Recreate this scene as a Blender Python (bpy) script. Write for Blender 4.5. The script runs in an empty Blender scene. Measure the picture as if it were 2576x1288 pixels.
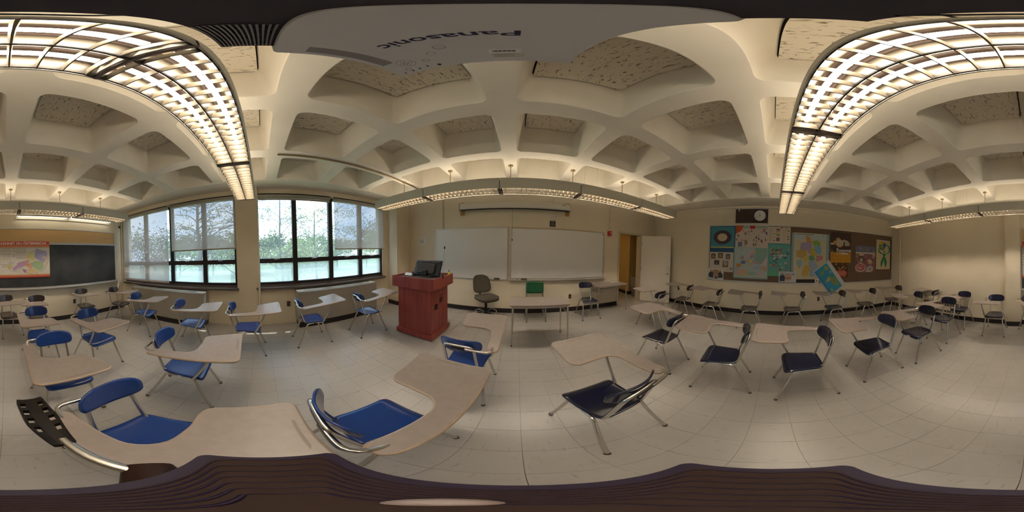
import bpy, bmesh, math, random
from mathutils import Matrix, Vector
random.seed(7)
S = bpy.context.scene
COL = S.collection
PI = math.pi

# ------------------------------------------------------------------ camera, sky, sun, exposure
H = 1.52
YAW, PITCH, ROLL = 0.0333, -0.0328, -0.0141
R = Matrix.Rotation(YAW, 3, 'Z') @ Matrix.Rotation(ROLL, 3, 'Y') @ Matrix.Rotation(PITCH, 3, 'X')
cam_d = bpy.data.cameras.new('camera')
cam = bpy.data.objects.new('camera', cam_d); COL.objects.link(cam)
cam_d.type = 'PANO'
try: cam_d.panorama_type = 'EQUIRECTANGULAR'
except Exception: pass
try: cam_d.cycles.panorama_type = 'EQUIRECTANGULAR'
except Exception: pass
cam_d.clip_start = 0.01; cam_d.clip_end = 500
r_, u_, b_ = R @ Vector((1, 0, 0)), R @ Vector((0, 0, 1)), R @ Vector((0, -1, 0))
cam.matrix_world = Matrix(((r_.x, u_.x, b_.x, 0), (r_.y, u_.y, b_.y, 0), (r_.z, u_.z, b_.z, H), (0, 0, 0, 1)))
S.camera = cam

EXPOSURE = 1.08
SKY_STRENGTH = 1.85
SUN_STRENGTH = 3.0
TUBE_STRENGTH = 46.0
UPLIGHT_STRENGTH = 4.3
TUBE_COLOR = (1.0, 0.86, 0.68)

W = bpy.data.worlds.new('sky'); S.world = W; W.use_nodes = True
nt = W.node_tree; nt.nodes.clear()
wo = nt.nodes.new('ShaderNodeOutputWorld'); bg = nt.nodes.new('ShaderNodeBackground')
tc = nt.nodes.new('ShaderNodeTexCoord'); nz = nt.nodes.new('ShaderNodeTexNoise'); rp = nt.nodes.new('ShaderNodeValToRGB')
mp = nt.nodes.new('ShaderNodeMapping'); mp.inputs['Scale'].default_value = (1.5, 1.5, 4)
nz.inputs['Scale'].default_value = 1.6; nz.inputs['Detail'].default_value = 5
rp.color_ramp.elements[0].position = 0.35; rp.color_ramp.elements[0].color = (0.45, 0.68, 1.0, 1)
rp.color_ramp.elements[1].position = 0.62; rp.color_ramp.elements[1].color = (0.80, 0.90, 1.0, 1)
nt.links.new(tc.outputs['Generated'], mp.inputs['Vector']); nt.links.new(mp.outputs['Vector'], nz.inputs['Vector'])
nt.links.new(nz.outputs['Fac'], rp.inputs['Fac']); nt.links.new(rp.outputs['Color'], bg.inputs['Color'])
bg.inputs['Strength'].default_value = SKY_STRENGTH
nt.links.new(bg.outputs['Background'], wo.inputs['Surface'])

sun_d = bpy.data.lights.new('sun', 'SUN'); sun = bpy.data.objects.new('sun', sun_d); COL.objects.link(sun)
sun_d.energy = SUN_STRENGTH; sun_d.angle = 0.01; sun_d.color = (1.0, 0.95, 0.86)
sun.rotation_euler = Vector((0.32, -0.25, -1)).to_track_quat('-Z', 'Y').to_euler()
sun.location = (-8, 4, 14)

vs = S.view_settings
vs.view_transform = 'Standard'; vs.look = 'None'; vs.exposure = EXPOSURE; vs.gamma = 1.0; vs.use_curve_mapping = False
try:
    S.cycles.use_denoising = True
    S.cycles.max_bounces = 8; S.cycles.diffuse_bounces = 5; S.cycles.glossy_bounces = 4
    S.cycles.transmission_bounces = 8; S.cycles.transparent_max_bounces = 12
    S.cycles.sample_clamp_indirect = 6.0; S.cycles.caustics_reflective = False; S.cycles.caustics_refractive = False
except Exception: pass

# ------------------------------------------------------------------ materials
def mat(name, col, rough=0.6, metal=0.0, spec=0.5, coat=0.0, emit=None, es=0.0):
    m = bpy.data.materials.new(name); m.use_nodes = True
    b = m.node_tree.nodes['Principled BSDF']
    b.inputs['Base Color'].default_value = (*col, 1); b.inputs['Roughness'].default_value = rough
    b.inputs['Metallic'].default_value = metal; b.inputs['Specular IOR Level'].default_value = spec
    if coat: b.inputs['Coat Weight'].default_value = coat; b.inputs['Coat Roughness'].default_value = 0.12
    if emit: b.inputs['Emission Color'].default_value = (*emit, 1); b.inputs['Emission Strength'].default_value = es
    return m
def noisy(name, c0, c1, scale=8, rough=0.6, detail=4, bump=0.0, stretch=(1, 1, 1), lo=0.35, hi=0.65, metal=0, spec=0.5, coat=0, bscale=None):
    m = mat(name, c0, rough, metal, spec, coat); t = m.node_tree; b = t.nodes['Principled BSDF']
    tc = t.nodes.new('ShaderNodeTexCoord'); mp = t.nodes.new('ShaderNodeMapping'); n = t.nodes.new('ShaderNodeTexNoise'); rp = t.nodes.new('ShaderNodeValToRGB')
    mp.inputs['Scale'].default_value = stretch
    n.inputs['Scale'].default_value = scale; n.inputs['Detail'].default_value = detail
    rp.color_ramp.elements[0].position = lo; rp.color_ramp.elements[0].color = (*c0, 1)
    rp.color_ramp.elements[1].position = hi; rp.color_ramp.elements[1].color = (*c1, 1)
    t.links.new(tc.outputs['Object'], mp.inputs['Vector']); t.links.new(mp.outputs['Vector'], n.inputs['Vector'])
    t.links.new(n.outputs['Fac'], rp.inputs['Fac']); t.links.new(rp.outputs['Color'], b.inputs['Base Color'])
    if bump:
        n2 = n
        if bscale:
            n2 = t.nodes.new('ShaderNodeTexNoise'); n2.inputs['Scale'].default_value = bscale; t.links.new(mp.outputs['Vector'], n2.inputs['Vector'])
        bp = t.nodes.new('ShaderNodeBump'); bp.inputs['Strength'].default_value = bump; bp.inputs['Distance'].default_value = 0.01
        t.links.new(n2.outputs['Fac'], bp.inputs['Height']); t.links.new(bp.outputs['Normal'], b.inputs['Normal'])
    return m

M = {}
M['wall'] = noisy('wall_paint', (0.75, 0.665, 0.515), (0.78, 0.69, 0.54), 2.5, 0.7, bump=0.06, bscale=140)
M['ceiling'] = noisy('ceiling_paint', (0.76, 0.71, 0.62), (0.81, 0.76, 0.67), 3, 0.75, bump=0.10, bscale=18)
M['base'] = mat('vinyl_base', (0.018, 0.013, 0.015), 0.45)
M['grout'] = mat('floor_joint', (0.13, 0.11, 0.09), 0.8)
M['black_void'] = mat('dark_gap', (0.02, 0.017, 0.015), 0.9)
M['chrome'] = mat('chrome_steel', (0.66, 0.64, 0.60), 0.22, 1.0)
M['steel'] = mat('brushed_steel', (0.5, 0.49, 0.47), 0.35, 1.0)
M['blue'] = mat('blue_plastic', (0.008, 0.042, 0.21), 0.22, spec=0.5, coat=0.3)
M['navy'] = mat('navy_plastic', (0.010, 0.012, 0.036), 0.22, spec=0.5, coat=0.3)
M['warm_sheen'] = mat('warm_sheen_plastic', (0.040, 0.026, 0.026), 0.25, spec=0.5, coat=0.3)  # warm room reflections put into the plastic colour as dark brown
M['tablet'] = noisy('laminate_desk', (0.275, 0.232, 0.212), (0.30, 0.252, 0.230), 30, 0.34, spec=0.5)
M['tablet_edge'] = mat('desk_edge', (0.42, 0.32, 0.24), 0.4)
M['groove'] = mat('desk_groove', (0.22, 0.17, 0.14), 0.5)
M['rubber'] = mat('foot_rubber', (0.05, 0.035, 0.03), 0.6)
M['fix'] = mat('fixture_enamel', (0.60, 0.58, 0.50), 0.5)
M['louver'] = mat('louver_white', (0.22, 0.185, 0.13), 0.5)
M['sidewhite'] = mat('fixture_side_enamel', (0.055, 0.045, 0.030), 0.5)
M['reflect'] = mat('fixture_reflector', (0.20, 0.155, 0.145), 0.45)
M['tube'] = mat('fluorescent_tube', (0.9, 0.9, 0.9), 0.4, emit=TUBE_COLOR, es=TUBE_STRENGTH)
# made-up emission lobe: tube strong downwards, dimmed above so the trays stay dark
_t = M['tube'].node_tree; _g = _t.nodes.new('ShaderNodeNewGeometry'); _s = _t.nodes.new('ShaderNodeSeparateXYZ'); _m = _t.nodes.new('ShaderNodeMapRange')
_m.inputs['From Min'].default_value = 0.05; _m.inputs['From Max'].default_value = -0.6; _m.inputs['To Min'].default_value = 0.12; _m.inputs['To Max'].default_value = TUBE_STRENGTH
_t.links.new(_g.outputs['Normal'], _s.inputs[0]); _t.links.new(_s.outputs['Z'], _m.inputs['Value']); _t.links.new(_m.outputs[0], _t.nodes['Principled BSDF'].inputs['Emission Strength'])
M['tubeup'] = mat('uplight_tube', (0.9, 0.9, 0.9), 0.4, emit=(1.0, 0.86, 0.68), es=UPLIGHT_STRENGTH)
M['tube2'] = mat('chalk_lamp_tube', (0.9, 0.9, 0.9), 0.4, emit=(1.0, 0.9, 0.72), es=2.2)
M['bronze'] = mat('window_bronze', (0.022, 0.018, 0.022), 0.45)
M['sill'] = mat('sill_stone', (0.12, 0.095, 0.09), 0.4)
M['heater'] = mat('heater_enamel', (0.36, 0.335, 0.29), 0.45)
M['white'] = mat('white_paint', (0.72, 0.69, 0.62), 0.5)
M['wb'] = mat('whiteboard_enamel', (0.80, 0.79, 0.77), 0.22, spec=0.5)
M['alu'] = mat('aluminium', (0.60, 0.58, 0.54), 0.35, 0.6)
M['chalk'] = noisy('chalkboard_slate', (0.022, 0.025, 0.028), (0.045, 0.047, 0.048), 2.2, 0.6, stretch=(1, 1, 1))
M['cork'] = noisy('cork_strip', (0.58, 0.38, 0.17), (0.64, 0.42, 0.20), 60, 0.9)
M['tack'] = noisy('tackboard_brown', (0.155, 0.10, 0.066), (0.185, 0.12, 0.08), 80, 0.9)
M['tackdark'] = noisy('tackboard_dark', (0.075, 0.05, 0.045), (0.09, 0.06, 0.05), 60, 0.9)
M['cherry'] = noisy('cherry_laminate', (0.27, 0.045, 0.038), (0.37, 0.072, 0.058), 5, 0.35, stretch=(3, 3, 0.35), detail=6)
M['black'] = mat('black_plastic', (0.014, 0.013, 0.015), 0.35)
M['blackm'] = mat('black_matte', (0.02, 0.017, 0.016), 0.7)
M['screen'] = mat('pale_screen', (0.6, 0.64, 0.68), 0.2)
M['fabric'] = noisy('grey_brown_fabric', (0.075, 0.062, 0.048), (0.095, 0.08, 0.062), 150, 0.95)
M['green'] = mat('green_vinyl', (0.008, 0.085, 0.035), 0.35)
M['greyframe'] = mat('grey_green_frame', (0.22, 0.22, 0.18), 0.4)
M['red'] = mat('alarm_red', (0.50, 0.025, 0.018), 0.35)
M['wood'] = mat('pine_block', (0.42, 0.22, 0.07), 0.6)
M['paper'] = mat('paper', (0.78, 0.74, 0.68), 0.8)
M['doorp'] = mat('door_paint', (0.80, 0.73, 0.62), 0.45)
M['frame_paint'] = mat('door_frame_paint', (0.62, 0.53, 0.38), 0.45)
M['outlet'] = mat('outlet_brown', (0.10, 0.065, 0.045), 0.4)
M['grey'] = mat('bin_grey', (0.20, 0.20, 0.21), 0.5)
M['proj'] = mat('projector_white', (0.70, 0.70, 0.72), 0.5)
M['projdark'] = mat('projector_dark', (0.05, 0.045, 0.06), 0.5)
M['ink'] = mat('dark_blue_ink', (0.02, 0.02, 0.08), 0.4)
M['inkgrey'] = mat('grey_ink', (0.30, 0.29, 0.30), 0.5)
M['label'] = mat('white_label', (0.85, 0.85, 0.85), 0.5)
M['plate'] = mat('brown_rubber_plate', (0.022, 0.010, 0.008), 0.6, spec=0.12)
M['platerim'] = mat('anodised_rim', (0.012, 0.006, 0.022), 0.5, spec=0.15)
M['grip'] = mat('grip_rubber', (0.010, 0.008, 0.007), 0.6, spec=0.15)
M['bag'] = mat('clear_bag', (0.75, 0.75, 0.78), 0.35)
M['bag'].node_tree.nodes['Principled BSDF'].inputs['Alpha'].default_value = 0.35
M['lime'] = mat('lime_label', (0.42, 0.48, 0.05), 0.5)
M['brass'] = mat('brass_cup', (0.35, 0.25, 0.13), 0.4, 0.8)
M['asphalt'] = mat('asphalt', (0.30, 0.31, 0.33), 0.9)
M['lawn'] = noisy('lawn', (0.13, 0.19, 0.09), (0.19, 0.25, 0.13), 0.6, 0.95)
M['bark'] = noisy('bark', (0.085, 0.075, 0.07), (0.13, 0.12, 0.11), 9, 0.95)
M['leaf'] = noisy('leaves', (0.25, 0.30, 0.13), (0.38, 0.43, 0.21), 2, 0.8)
M['leafd'] = noisy('leaves_dark', (0.16, 0.20, 0.12), (0.25, 0.30, 0.18), 2, 0.8)
M['roofg'] = mat('roof_grey', (0.50, 0.48, 0.46), 0.9)
M['housew'] = mat('house_wall', (0.75, 0.68, 0.45), 0.9)
M['carw'] = mat('car_white', (0.8, 0.8, 0.8), 0.3)
M['hall'] = mat('hall_wall', (0.60, 0.45, 0.20), 0.7)
M['halllamp'] = mat('hall_lamp_diffuser', (0.9, 0.9, 0.9), 0.5, emit=(1.0, 0.66, 0.28), es=1.6)

def print_material():
    m = mat('printed_sheet', (1, 1, 1), 0.55); t = m.node_tree
    a = t.nodes.new('ShaderNodeVertexColor'); a.layer_name = 'ink'
    t.links.new(a.outputs['Color'], t.nodes['Principled BSDF'].inputs['Base Color']); return m
M['print'] = print_material()

def tile_material():
    m = noisy('vinyl_tile', (0.345, 0.325, 0.30), (0.40, 0.38, 0.355), 1.1, 0.28, spec=0.5); t = m.node_tree; b = t.nodes['Principled BSDF']
    src = b.inputs['Base Color'].links[0].from_socket
    tc = t.nodes.new('ShaderNodeTexCoord'); mp = t.nodes.new('ShaderNodeMapping'); mp.inputs['Scale'].default_value = (30, 6, 1)
    n = t.nodes.new('ShaderNodeTexNoise'); n.inputs['Scale'].default_value = 2.0; n.inputs['Detail'].default_value = 3
    geo = t.nodes.new('ShaderNodeNewGeometry')
    rp = t.nodes.new('ShaderNodeValToRGB'); rp.color_ramp.elements[0].position = 0.62; rp.color_ramp.elements[0].color = (0, 0, 0, 1)
    rp.color_ramp.elements[1].position = 0.72; rp.color_ramp.elements[1].color = (0.34, 0.34, 0.34, 1)
    mx = t.nodes.new('ShaderNodeMixRGB'); mx.inputs['Color2'].default_value = (0.20, 0.14, 0.085, 1)
    t.links.new(geo.outputs['Position'], mp.inputs['Vector']); t.links.new(mp.outputs['Vector'], n.inputs['Vector'])
    t.links.new(n.outputs['Fac'], rp.inputs['Fac']); t.links.new(rp.outputs['Color'], mx.inputs['Fac'])
    t.links.new(src, mx.inputs['Color1']); t.links.new(mx.outputs['Color'], b.inputs['Base Color'])
    n0 = src.node.inputs['Fac'].links[0].from_node
    t.links.new(geo.outputs['Position'], n0.inputs['Vector'])
    return m
M['tile'] = tile_material()

def acoustic_material():
    m = mat('acoustic_board', (0.76, 0.70, 0.59), 0.9); t = m.node_tree; b = t.nodes['Principled BSDF']
    geo = t.nodes.new('ShaderNodeNewGeometry'); mp = t.nodes.new('ShaderNodeMapping'); mp.inputs['Scale'].default_value = (70, 22, 40)
    n = t.nodes.new('ShaderNodeTexNoise'); n.inputs['Scale'].default_value = 1.0; n.inputs['Detail'].default_value = 2
    n.inputs['Distortion'].default_value = 0.8
    rp = t.nodes.new('ShaderNodeValToRGB'); rp.color_ramp.elements[0].position = 0.33; rp.color_ramp.elements[0].color = (0.24, 0.20, 0.14, 1)
    rp.color_ramp.elements[1].position = 0.41; rp.color_ramp.elements[1].color = (0.76, 0.70, 0.59, 1)
    t.links.new(geo.outputs['Position'], mp.inputs['Vector']); t.links.new(mp.outputs['Vector'], n.inputs['Vector'])
    t.links.new(n.outputs['Fac'], rp.inputs['Fac']); t.links.new(rp.outputs['Color'], b.inputs['Base Color'])
    return m
M['acoustic'] = acoustic_material()

def glass_material(nm, haze):
    m = bpy.data.materials.new(nm); m.use_nodes = True; t = m.node_tree; t.nodes.clear()
    o = t.nodes.new('ShaderNodeOutputMaterial'); tr = t.nodes.new('ShaderNodeBsdfTransparent'); gl = t.nodes.new('ShaderNodeBsdfGlossy')
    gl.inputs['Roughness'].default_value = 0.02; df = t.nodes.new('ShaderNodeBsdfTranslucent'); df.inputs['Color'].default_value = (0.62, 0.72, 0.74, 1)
    m1 = t.nodes.new('ShaderNodeMixShader'); m1.inputs[0].default_value = 0.05
    m2 = t.nodes.new('ShaderNodeMixShader'); m2.inputs[0].default_value = haze
    tr.inputs['Color'].default_value = (0.93, 0.97, 0.97, 1)
    t.links.new(tr.outputs[0], m2.inputs[1]); t.links.new(df.outputs[0], m2.inputs[2])
    t.links.new(m2.outputs[0], m1.inputs[1]); t.links.new(gl.outputs[0], m1.inputs[2]); t.links.new(m1.outputs[0], o.inputs['Surface'])
    return m
M['glass'] = glass_material('window_glass', 0.08)
M['glassl'] = glass_material('sky_haze_glass', 0.36)  # lower panes: translucent veil stands in for the pale sky reflection
def shade_material():
    m = bpy.data.materials.new('sunscreen_fabric'); m.use_nodes = True; t = m.node_tree; t.nodes.clear()
    o = t.nodes.new('ShaderNodeOutputMaterial'); tr = t.nodes.new('ShaderNodeBsdfTransparent'); tl = t.nodes.new('ShaderNodeBsdfTranslucent'); df = t.nodes.new('ShaderNodeBsdfDiffuse')
    tl.inputs['Color'].default_value = (0.66, 0.55, 0.49, 1); df.inputs['Color'].default_value = (0.72, 0.64, 0.55, 1)
    tr.inputs['Color'].default_value = (0.96, 0.96, 1.0, 1)
    m1 = t.nodes.new('ShaderNodeMixShader'); m1.inputs[0].default_value = 0.5
    m2 = t.nodes.new('ShaderNodeMixShader'); m2.inputs[0].default_value = 0.48
    t.links.new(df.outputs[0], m1.inputs[1]); t.links.new(tl.outputs[0], m1.inputs[2])
    t.links.new(m1.outputs[0], m2.inputs[1]); t.links.new(tr.outputs[0], m2.inputs[2]); t.links.new(m2.outputs[0], o.inputs['Surface'])
    return m
M['shade'] = shade_material()

# ------------------------------------------------------------------ helpers
class MB:
    """collects geometry, then links it as ONE mesh object"""
    def __init__(s): s.v = []; s.f = []; s.m = []; s.c = []; s.sm = []
    def add(s, vs, fs, mi=0, smooth=False, col=None):
        o = len(s.v); s.v += [tuple(p) for p in vs]
        for f in fs: s.f.append(tuple(i + o for i in f)); s.m.append(mi); s.sm.append(smooth); s.c.append(col)
        return s
    def box(s, x0, x1, y0, y1, z0, z1, mi=0, b=0.0):
        if b <= 0:
            vs = [(x, y, z) for z in (z0, z1) for y in (y0, y1) for x in (x0, x1)]
            return s.add(vs, [(0, 2, 3, 1), (4, 5, 7, 6), (0, 1, 5, 4), (2, 6, 7, 3), (0, 4, 6, 2), (1, 3, 7, 5)], mi)
        bm = bmesh.new(); bmesh.ops.create_cube(bm, size=1)
        for v in bm.verts:
            v.co = Vector(((x0 + x1) / 2 + v.co.x * (x1 - x0), (y0 + y1) / 2 + v.co.y * (y1 - y0), (z0 + z1) / 2 + v.co.z * (z1 - z0)))
        bmesh.ops.bevel(bm, geom=list(bm.edges), offset=b, segments=2, affect='EDGES', profile=0.5)
        return s.bm(bm, mi)
    def bm(s, bm, mi=0, smooth=False):
        bm.verts.index_update(); s.add([v.co[:] for v in bm.verts], [[v.index for v in f.verts] for f in bm.faces], mi, smooth); bm.free(); return s
    def tube(s, pts, r, n=10, mi=0, cap=True, r2=None, closed=False):
        pts = [Vector(p) for p in pts]; k = len(pts); rings = []
        for i, p in enumerate(pts):
            if closed: d = (pts[(i + 1) % k] - pts[i - 1]).normalized()
            else: d = ((pts[min(i + 1, k - 1)] - p).normalized() + (p - pts[max(i - 1, 0)]).normalized()).normalized()
            if i == 0:
                a = Vector((0, 0, 1)) if abs(d.z) < 0.9 else Vector((1, 0, 0)); x = d.cross(a).normalized()
            else: x = (x - d * x.dot(d)).normalized()
            y = d.cross(x)
            rr = r if r2 is None else r + (r2 - r) * i / max(1, k - 1)
            rings.append([p + (x * math.cos(2 * PI * j / n) + y * math.sin(2 * PI * j / n)) * rr for j in range(n)])
        vs = [q for g in rings for q in g]; fs = []
        for i in range(k if closed else k - 1):
            i2 = (i + 1) % k
            for j in range(n): fs.append((i * n + j, i * n + (j + 1) % n, i2 * n + (j + 1) % n, i2 * n + j))
        s.add(vs, fs, mi, True)
        if cap and not closed:
            s.add(rings[0], [tuple(reversed(range(n)))], mi); s.add(rings[-1], [tuple(range(n))], mi)
        return s
    def cyl(s, c, r, z0, z1, n=20, mi=0, r2=None):
        return s.tube([(c[0], c[1], z0), (c[0], c[1], z1)], r, n, mi, True, r2)
    def lathe(s, prof, n=24, mi=0, c=(0, 0, 0), caps=True):
        vs = [(c[0] + r * math.cos(2 * PI * j / n), c[1] + r * math.sin(2 * PI * j / n), c[2] + z) for r, z in prof for j in range(n)]
        fs = [(i * n + j, i * n + (j + 1) % n, (i + 1) * n + (j + 1) % n, (i + 1) * n + j) for i in range(len(prof) - 1) for j in range(n)]
        s.add(vs, fs, mi, True)
        if caps:
            s.add(vs[:n], [tuple(reversed(range(n)))], mi); s.add(vs[-n:], [tuple(range(n))], mi)
        return s
    def prism(s, poly, z0, z1, mi=0, mside=None):
        n = len(poly); vs = [(x, y, z0) for x, y in poly] + [(x, y, z1) for x, y in poly]
        s.add(vs, [tuple(reversed(range(n))), tuple(range(n, 2 * n))], mi)
        return s.add(vs, [(i, (i + 1) % n, n + (i + 1) % n, n + i) for i in range(n)], mi if mside is None else mside)
    def quad(s, a, b, c, d, mi=0): return s.add([a, b, c, d], [(0, 1, 2, 3)], mi)
    def build(s, name, mats, parent=None, loc=None, autosmooth=False):
        me = bpy.data.meshes.new(name); me.from_pydata(s.v, [], s.f)
        for m in (mats if isinstance(mats, (list, tuple)) else [mats]): me.materials.append(m)
        me.polygons.foreach_set('material_index', s.m); me.polygons.foreach_set('use_smooth', s.sm)
        if any(c is not None for c in s.c):
            at = me.color_attributes.new('ink', 'FLOAT_COLOR', 'CORNER'); i = 0
            for p, c in zip(me.polygons, s.c):
                c = c or (1, 1, 1)
                for _ in p.loop_indices: at.data[i].color = (*c, 1); i += 1
        me.update()
        o = bpy.data.objects.new(name, me); COL.objects.link(o)
        if parent: o.parent = parent
        if loc: o.location = loc
        return o

def tag(o, label=None, cat=None, group=None, kind=None):
    if label: o['label'] = label
    if cat: o['category'] = cat
    if group: o['group'] = group
    if kind: o['kind'] = kind
    return o
def thing(name, label, cat, loc=(0, 0, 0), rz=0, group=None):
    o = bpy.data.objects.new(name, None); COL.objects.link(o); o.empty_display_size = 0.1
    o.location = loc; o.rotation_euler = (0, 0, rz); return tag(o, label, cat, group)
def struct_empty(name):
    o = bpy.data.objects.new(name, None); COL.objects.link(o); return tag(o, kind='structure')
def struct(name, mb, mats): return tag(mb.build(name, mats), kind='structure')
def copy_tree(o, parent=None):
    c = o.copy(); COL.objects.link(c)
    if parent: c.parent = parent
    for ch in list(o.children): copy_tree(ch, c)
    return c
def fillet(pts, r, n=5):
    pts = [Vector(p) for p in pts]; out = [pts[0]]
    for i in range(1, len(pts) - 1):
        a, p, b = pts[i - 1], pts[i], pts[i + 1]; rr = min(r, (a - p).length * .49, (b - p).length * .49)
        s, e = p + (a - p).normalized() * rr, p + (b - p).normalized() * rr
        for k in range(n + 1):
            t = k / n; out.append(s * (1 - t) ** 2 + p * 2 * t * (1 - t) + e * t * t)
    return out + [pts[-1]]
def roundpoly(pts, rads, n=6):
    out = []; k = len(pts)
    for i in range(k):
        a, p, b = Vector(pts[i - 1]), Vector(pts[i]), Vector(pts[(i + 1) % k])
        rr = rads[i] if isinstance(rads, (list, tuple)) else rads
        if rr <= 0: out.append(p); continue
        da, db = (a - p).normalized(), (b - p).normalized(); ang = math.acos(max(-1, min(1, da.dot(db))))
        L = min(rr / math.tan(ang / 2), (a - p).length * .49, (b - p).length * .49); rr = L * math.tan(ang / 2)
        c = p + (da + db).normalized() * (rr / math.sin(ang / 2)); s, e = p + da * L, p + db * L
        a0 = math.atan2(s.y - c.y, s.x - c.x); a1 = math.atan2(e.y - c.y, e.x - c.x); dl = (a1 - a0 + PI) % (2 * PI) - PI
        out += [c + Vector((math.cos(a0 + dl * j / n), math.sin(a0 + dl * j / n))) * rr for j in range(n + 1)]
    return [tuple(p) for p in out]
def frame(origin, wall):
    """matrix of a sheet lying on a wall: local x to the reader's right hand, y up, z out of the wall"""
    rt, up = {'right': ((0, -1, 0), (0, 0, 1)), 'front': ((1, 0, 0), (0, 0, 1)), 'back': ((-1, 0, 0), (0, 0, 1)),
              'down': ((-1, 0, 0), (0, 1, 0))}[wall]
    rt, up = Vector(rt), Vector(up); n = rt.cross(up); o = Vector(origin)
    return Matrix(((rt.x, up.x, n.x, o.x), (rt.y, up.y, n.y, o.y), (rt.z, up.z, n.z, o.z), (0, 0, 0, 1)))
def text(body, size, m, parent, loc=(0, 0, 0.002), align='CENTER', name='lettering', rot=0, shear=0, sx=1.0, bold=0.0):
    c = bpy.data.curves.new(name, 'FONT'); c.body = body; c.size = size; c.align_x = align; c.align_y = 'CENTER'; c.extrude = 0.0004
    c.shear = shear; c.offset = bold; c.resolution_u = 2
    c.materials.append(m); o = bpy.data.objects.new(name, c); COL.objects.link(o); o.parent = parent; o.location = loc
    o.rotation_euler = (0, 0, rot); o.scale = (sx, 1, 1)
    bpy.context.view_layer.update()
    me = bpy.data.meshes.new_from_object(o.evaluated_get(bpy.context.evaluated_depsgraph_get()))
    q = bpy.data.objects.new(name, me); COL.objects.link(q); q.parent = parent; q.location = o.location; q.rotation_euler = o.rotation_euler; q.scale = o.scale
    bpy.data.objects.remove(o); return q
# ------------------------------------------------------------------ the room
XL, XR, YF, YB, C = -3.27, 4.205, 3.786, -3.745, 2.91
XG = -3.35                                    # glass plane
PIT, OX, OY = 0.936, -0.118, 0.2156           # coffer grid
# floor: joint bed with nine inch tiles on it
fb = MB(); fb.box(XL - .3, XR + .15, YB - .15, YF + .15, -.2, -.004); fb.box(1.4, 5.6, YF + .15, 7.2, -.2, -.004)
floor = struct('floor', fb, M['grout'])
T = 0.22865
tm = MB(); tm.prism([(-T/2 + .0009, -T/2 + .0009), (T/2 - .0009, -T/2 + .0009), (T/2 - .0009, T/2 - .0009), (-T/2 + .0009, T/2 - .0009)], -.004, 0)
cells = []
for i in range(-18, 22):
    for j in range(-20, 20):
        x0, y0 = .0405 + i * T, .309 + j * T
        if x0 + T < XL or x0 > XR or y0 + T < YB or y0 > YF: continue
        cells.append((x0 + T / 2, y0 + T / 2))
cells.sort(key=lambda p: math.hypot(p[0], p[1]))
first = None
for x, y in cells[:300]:
    if first is None: first = o = tm.build('tile', M['tile'], floor)
    else: o = first.copy(); COL.objects.link(o); o.parent = floor
    o.location = (x, y, 0)
rest = MB(); g = .0009
def tq(mb, x0, x1, y0, y1):
    x0, x1, y0, y1 = max(x0, XL), min(x1, XR), max(y0, YB - .1), min(y1, YF)
    if x1 - x0 > .01 and y1 - y0 > .01: mb.box(x0, x1, y0, y1, -.004, 0)
for x, y in cells[300:]: tq(rest, x - T/2 + g, x + T/2 - g, y - T/2 + g, y + T/2 - g)
for i in range(18):
    for j in range(15): rest.box(1.45 + i * T + g, 1.45 + i * T + T - g, YF + j * T + g, YF + j * T + T - g, -.004, 0)
ro = rest.build('tile_field', M['tile'], floor); ro['kind'] = 'stuff'

# ceiling: concrete coffers
cm = MB(); NP = 7; hs, ht, dep = (PIT - .185) / 2, .296, .43
def rsq(h, r): return roundpoly([(-h, -h), (h, -h), (h, h), (-h, h)], r, NP - 1)
base_loops = [(rsq(hs + .005, .072), 0.0), (rsq(hs + .001, .070), .004), (rsq(hs - .001, .068), .012), (rsq(hs - .022, .06), .13), (rsq(ht, .045), dep)]
xs = [OX + PIT * (n + .5) for n in range(-3, 4)]; ys = [OY + PIT * (n + .5) for n in range(-4, 3)]
for cx in xs:
    for cy in ys:
        vs = []; p0 = base_loops[0][0]
        for px_, py_ in p0:
            k = PIT / 2 / max(abs(px_), abs(py_)); vs.append((cx + px_ * k, cy + py_ * k, C))
        for lp, z in base_loops: vs += [(cx + a, cy + b, C + z) for a, b in lp]
        n = len(p0)
        fs = [(l * n + i, l * n + (i + 1) % n, (l + 1) * n + (i + 1) % n, (l + 1) * n + i) for l in range(len(base_loops)) for i in range(n)]
        cm.add(vs[:2 * n], [tuple(reversed(f)) for f in fs[:n]], 0, False)
        cm.add(vs[n:], [tuple(reversed([i - n for i in f])) for f in fs[n:]], 0, True)
        cm.add([(cx + a * 1.01, cy + b * 1.01, C + dep - .001) for a, b in rsq(ht, .045)], [tuple(range(n))], 1)
gx0, gx1, gy0, gy1 = OX - 3 * PIT, OX + 4 * PIT, OY - 4 * PIT, OY + 3 * PIT
for a in ((-3.6, gx0, YB - .2, YF + .2), (gx1, XR + .2, YB - .2, YF + .2), (gx0, gx1, YB - .2, gy0), (gx0, gx1, gy1, YF + .2)):
    cm.box(a[0], a[1], a[2], a[3], C, C + .06)
cm.box(-3.72, XR + .2, YB - .2, YF + .2, C + dep + .02, C + dep + .2)
cm.box(-3.72, -3.5, YB - .2, YF + .2, C - .1, C + dep + .03)  # unseen eave added outside the windows to shorten the sun patch
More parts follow.
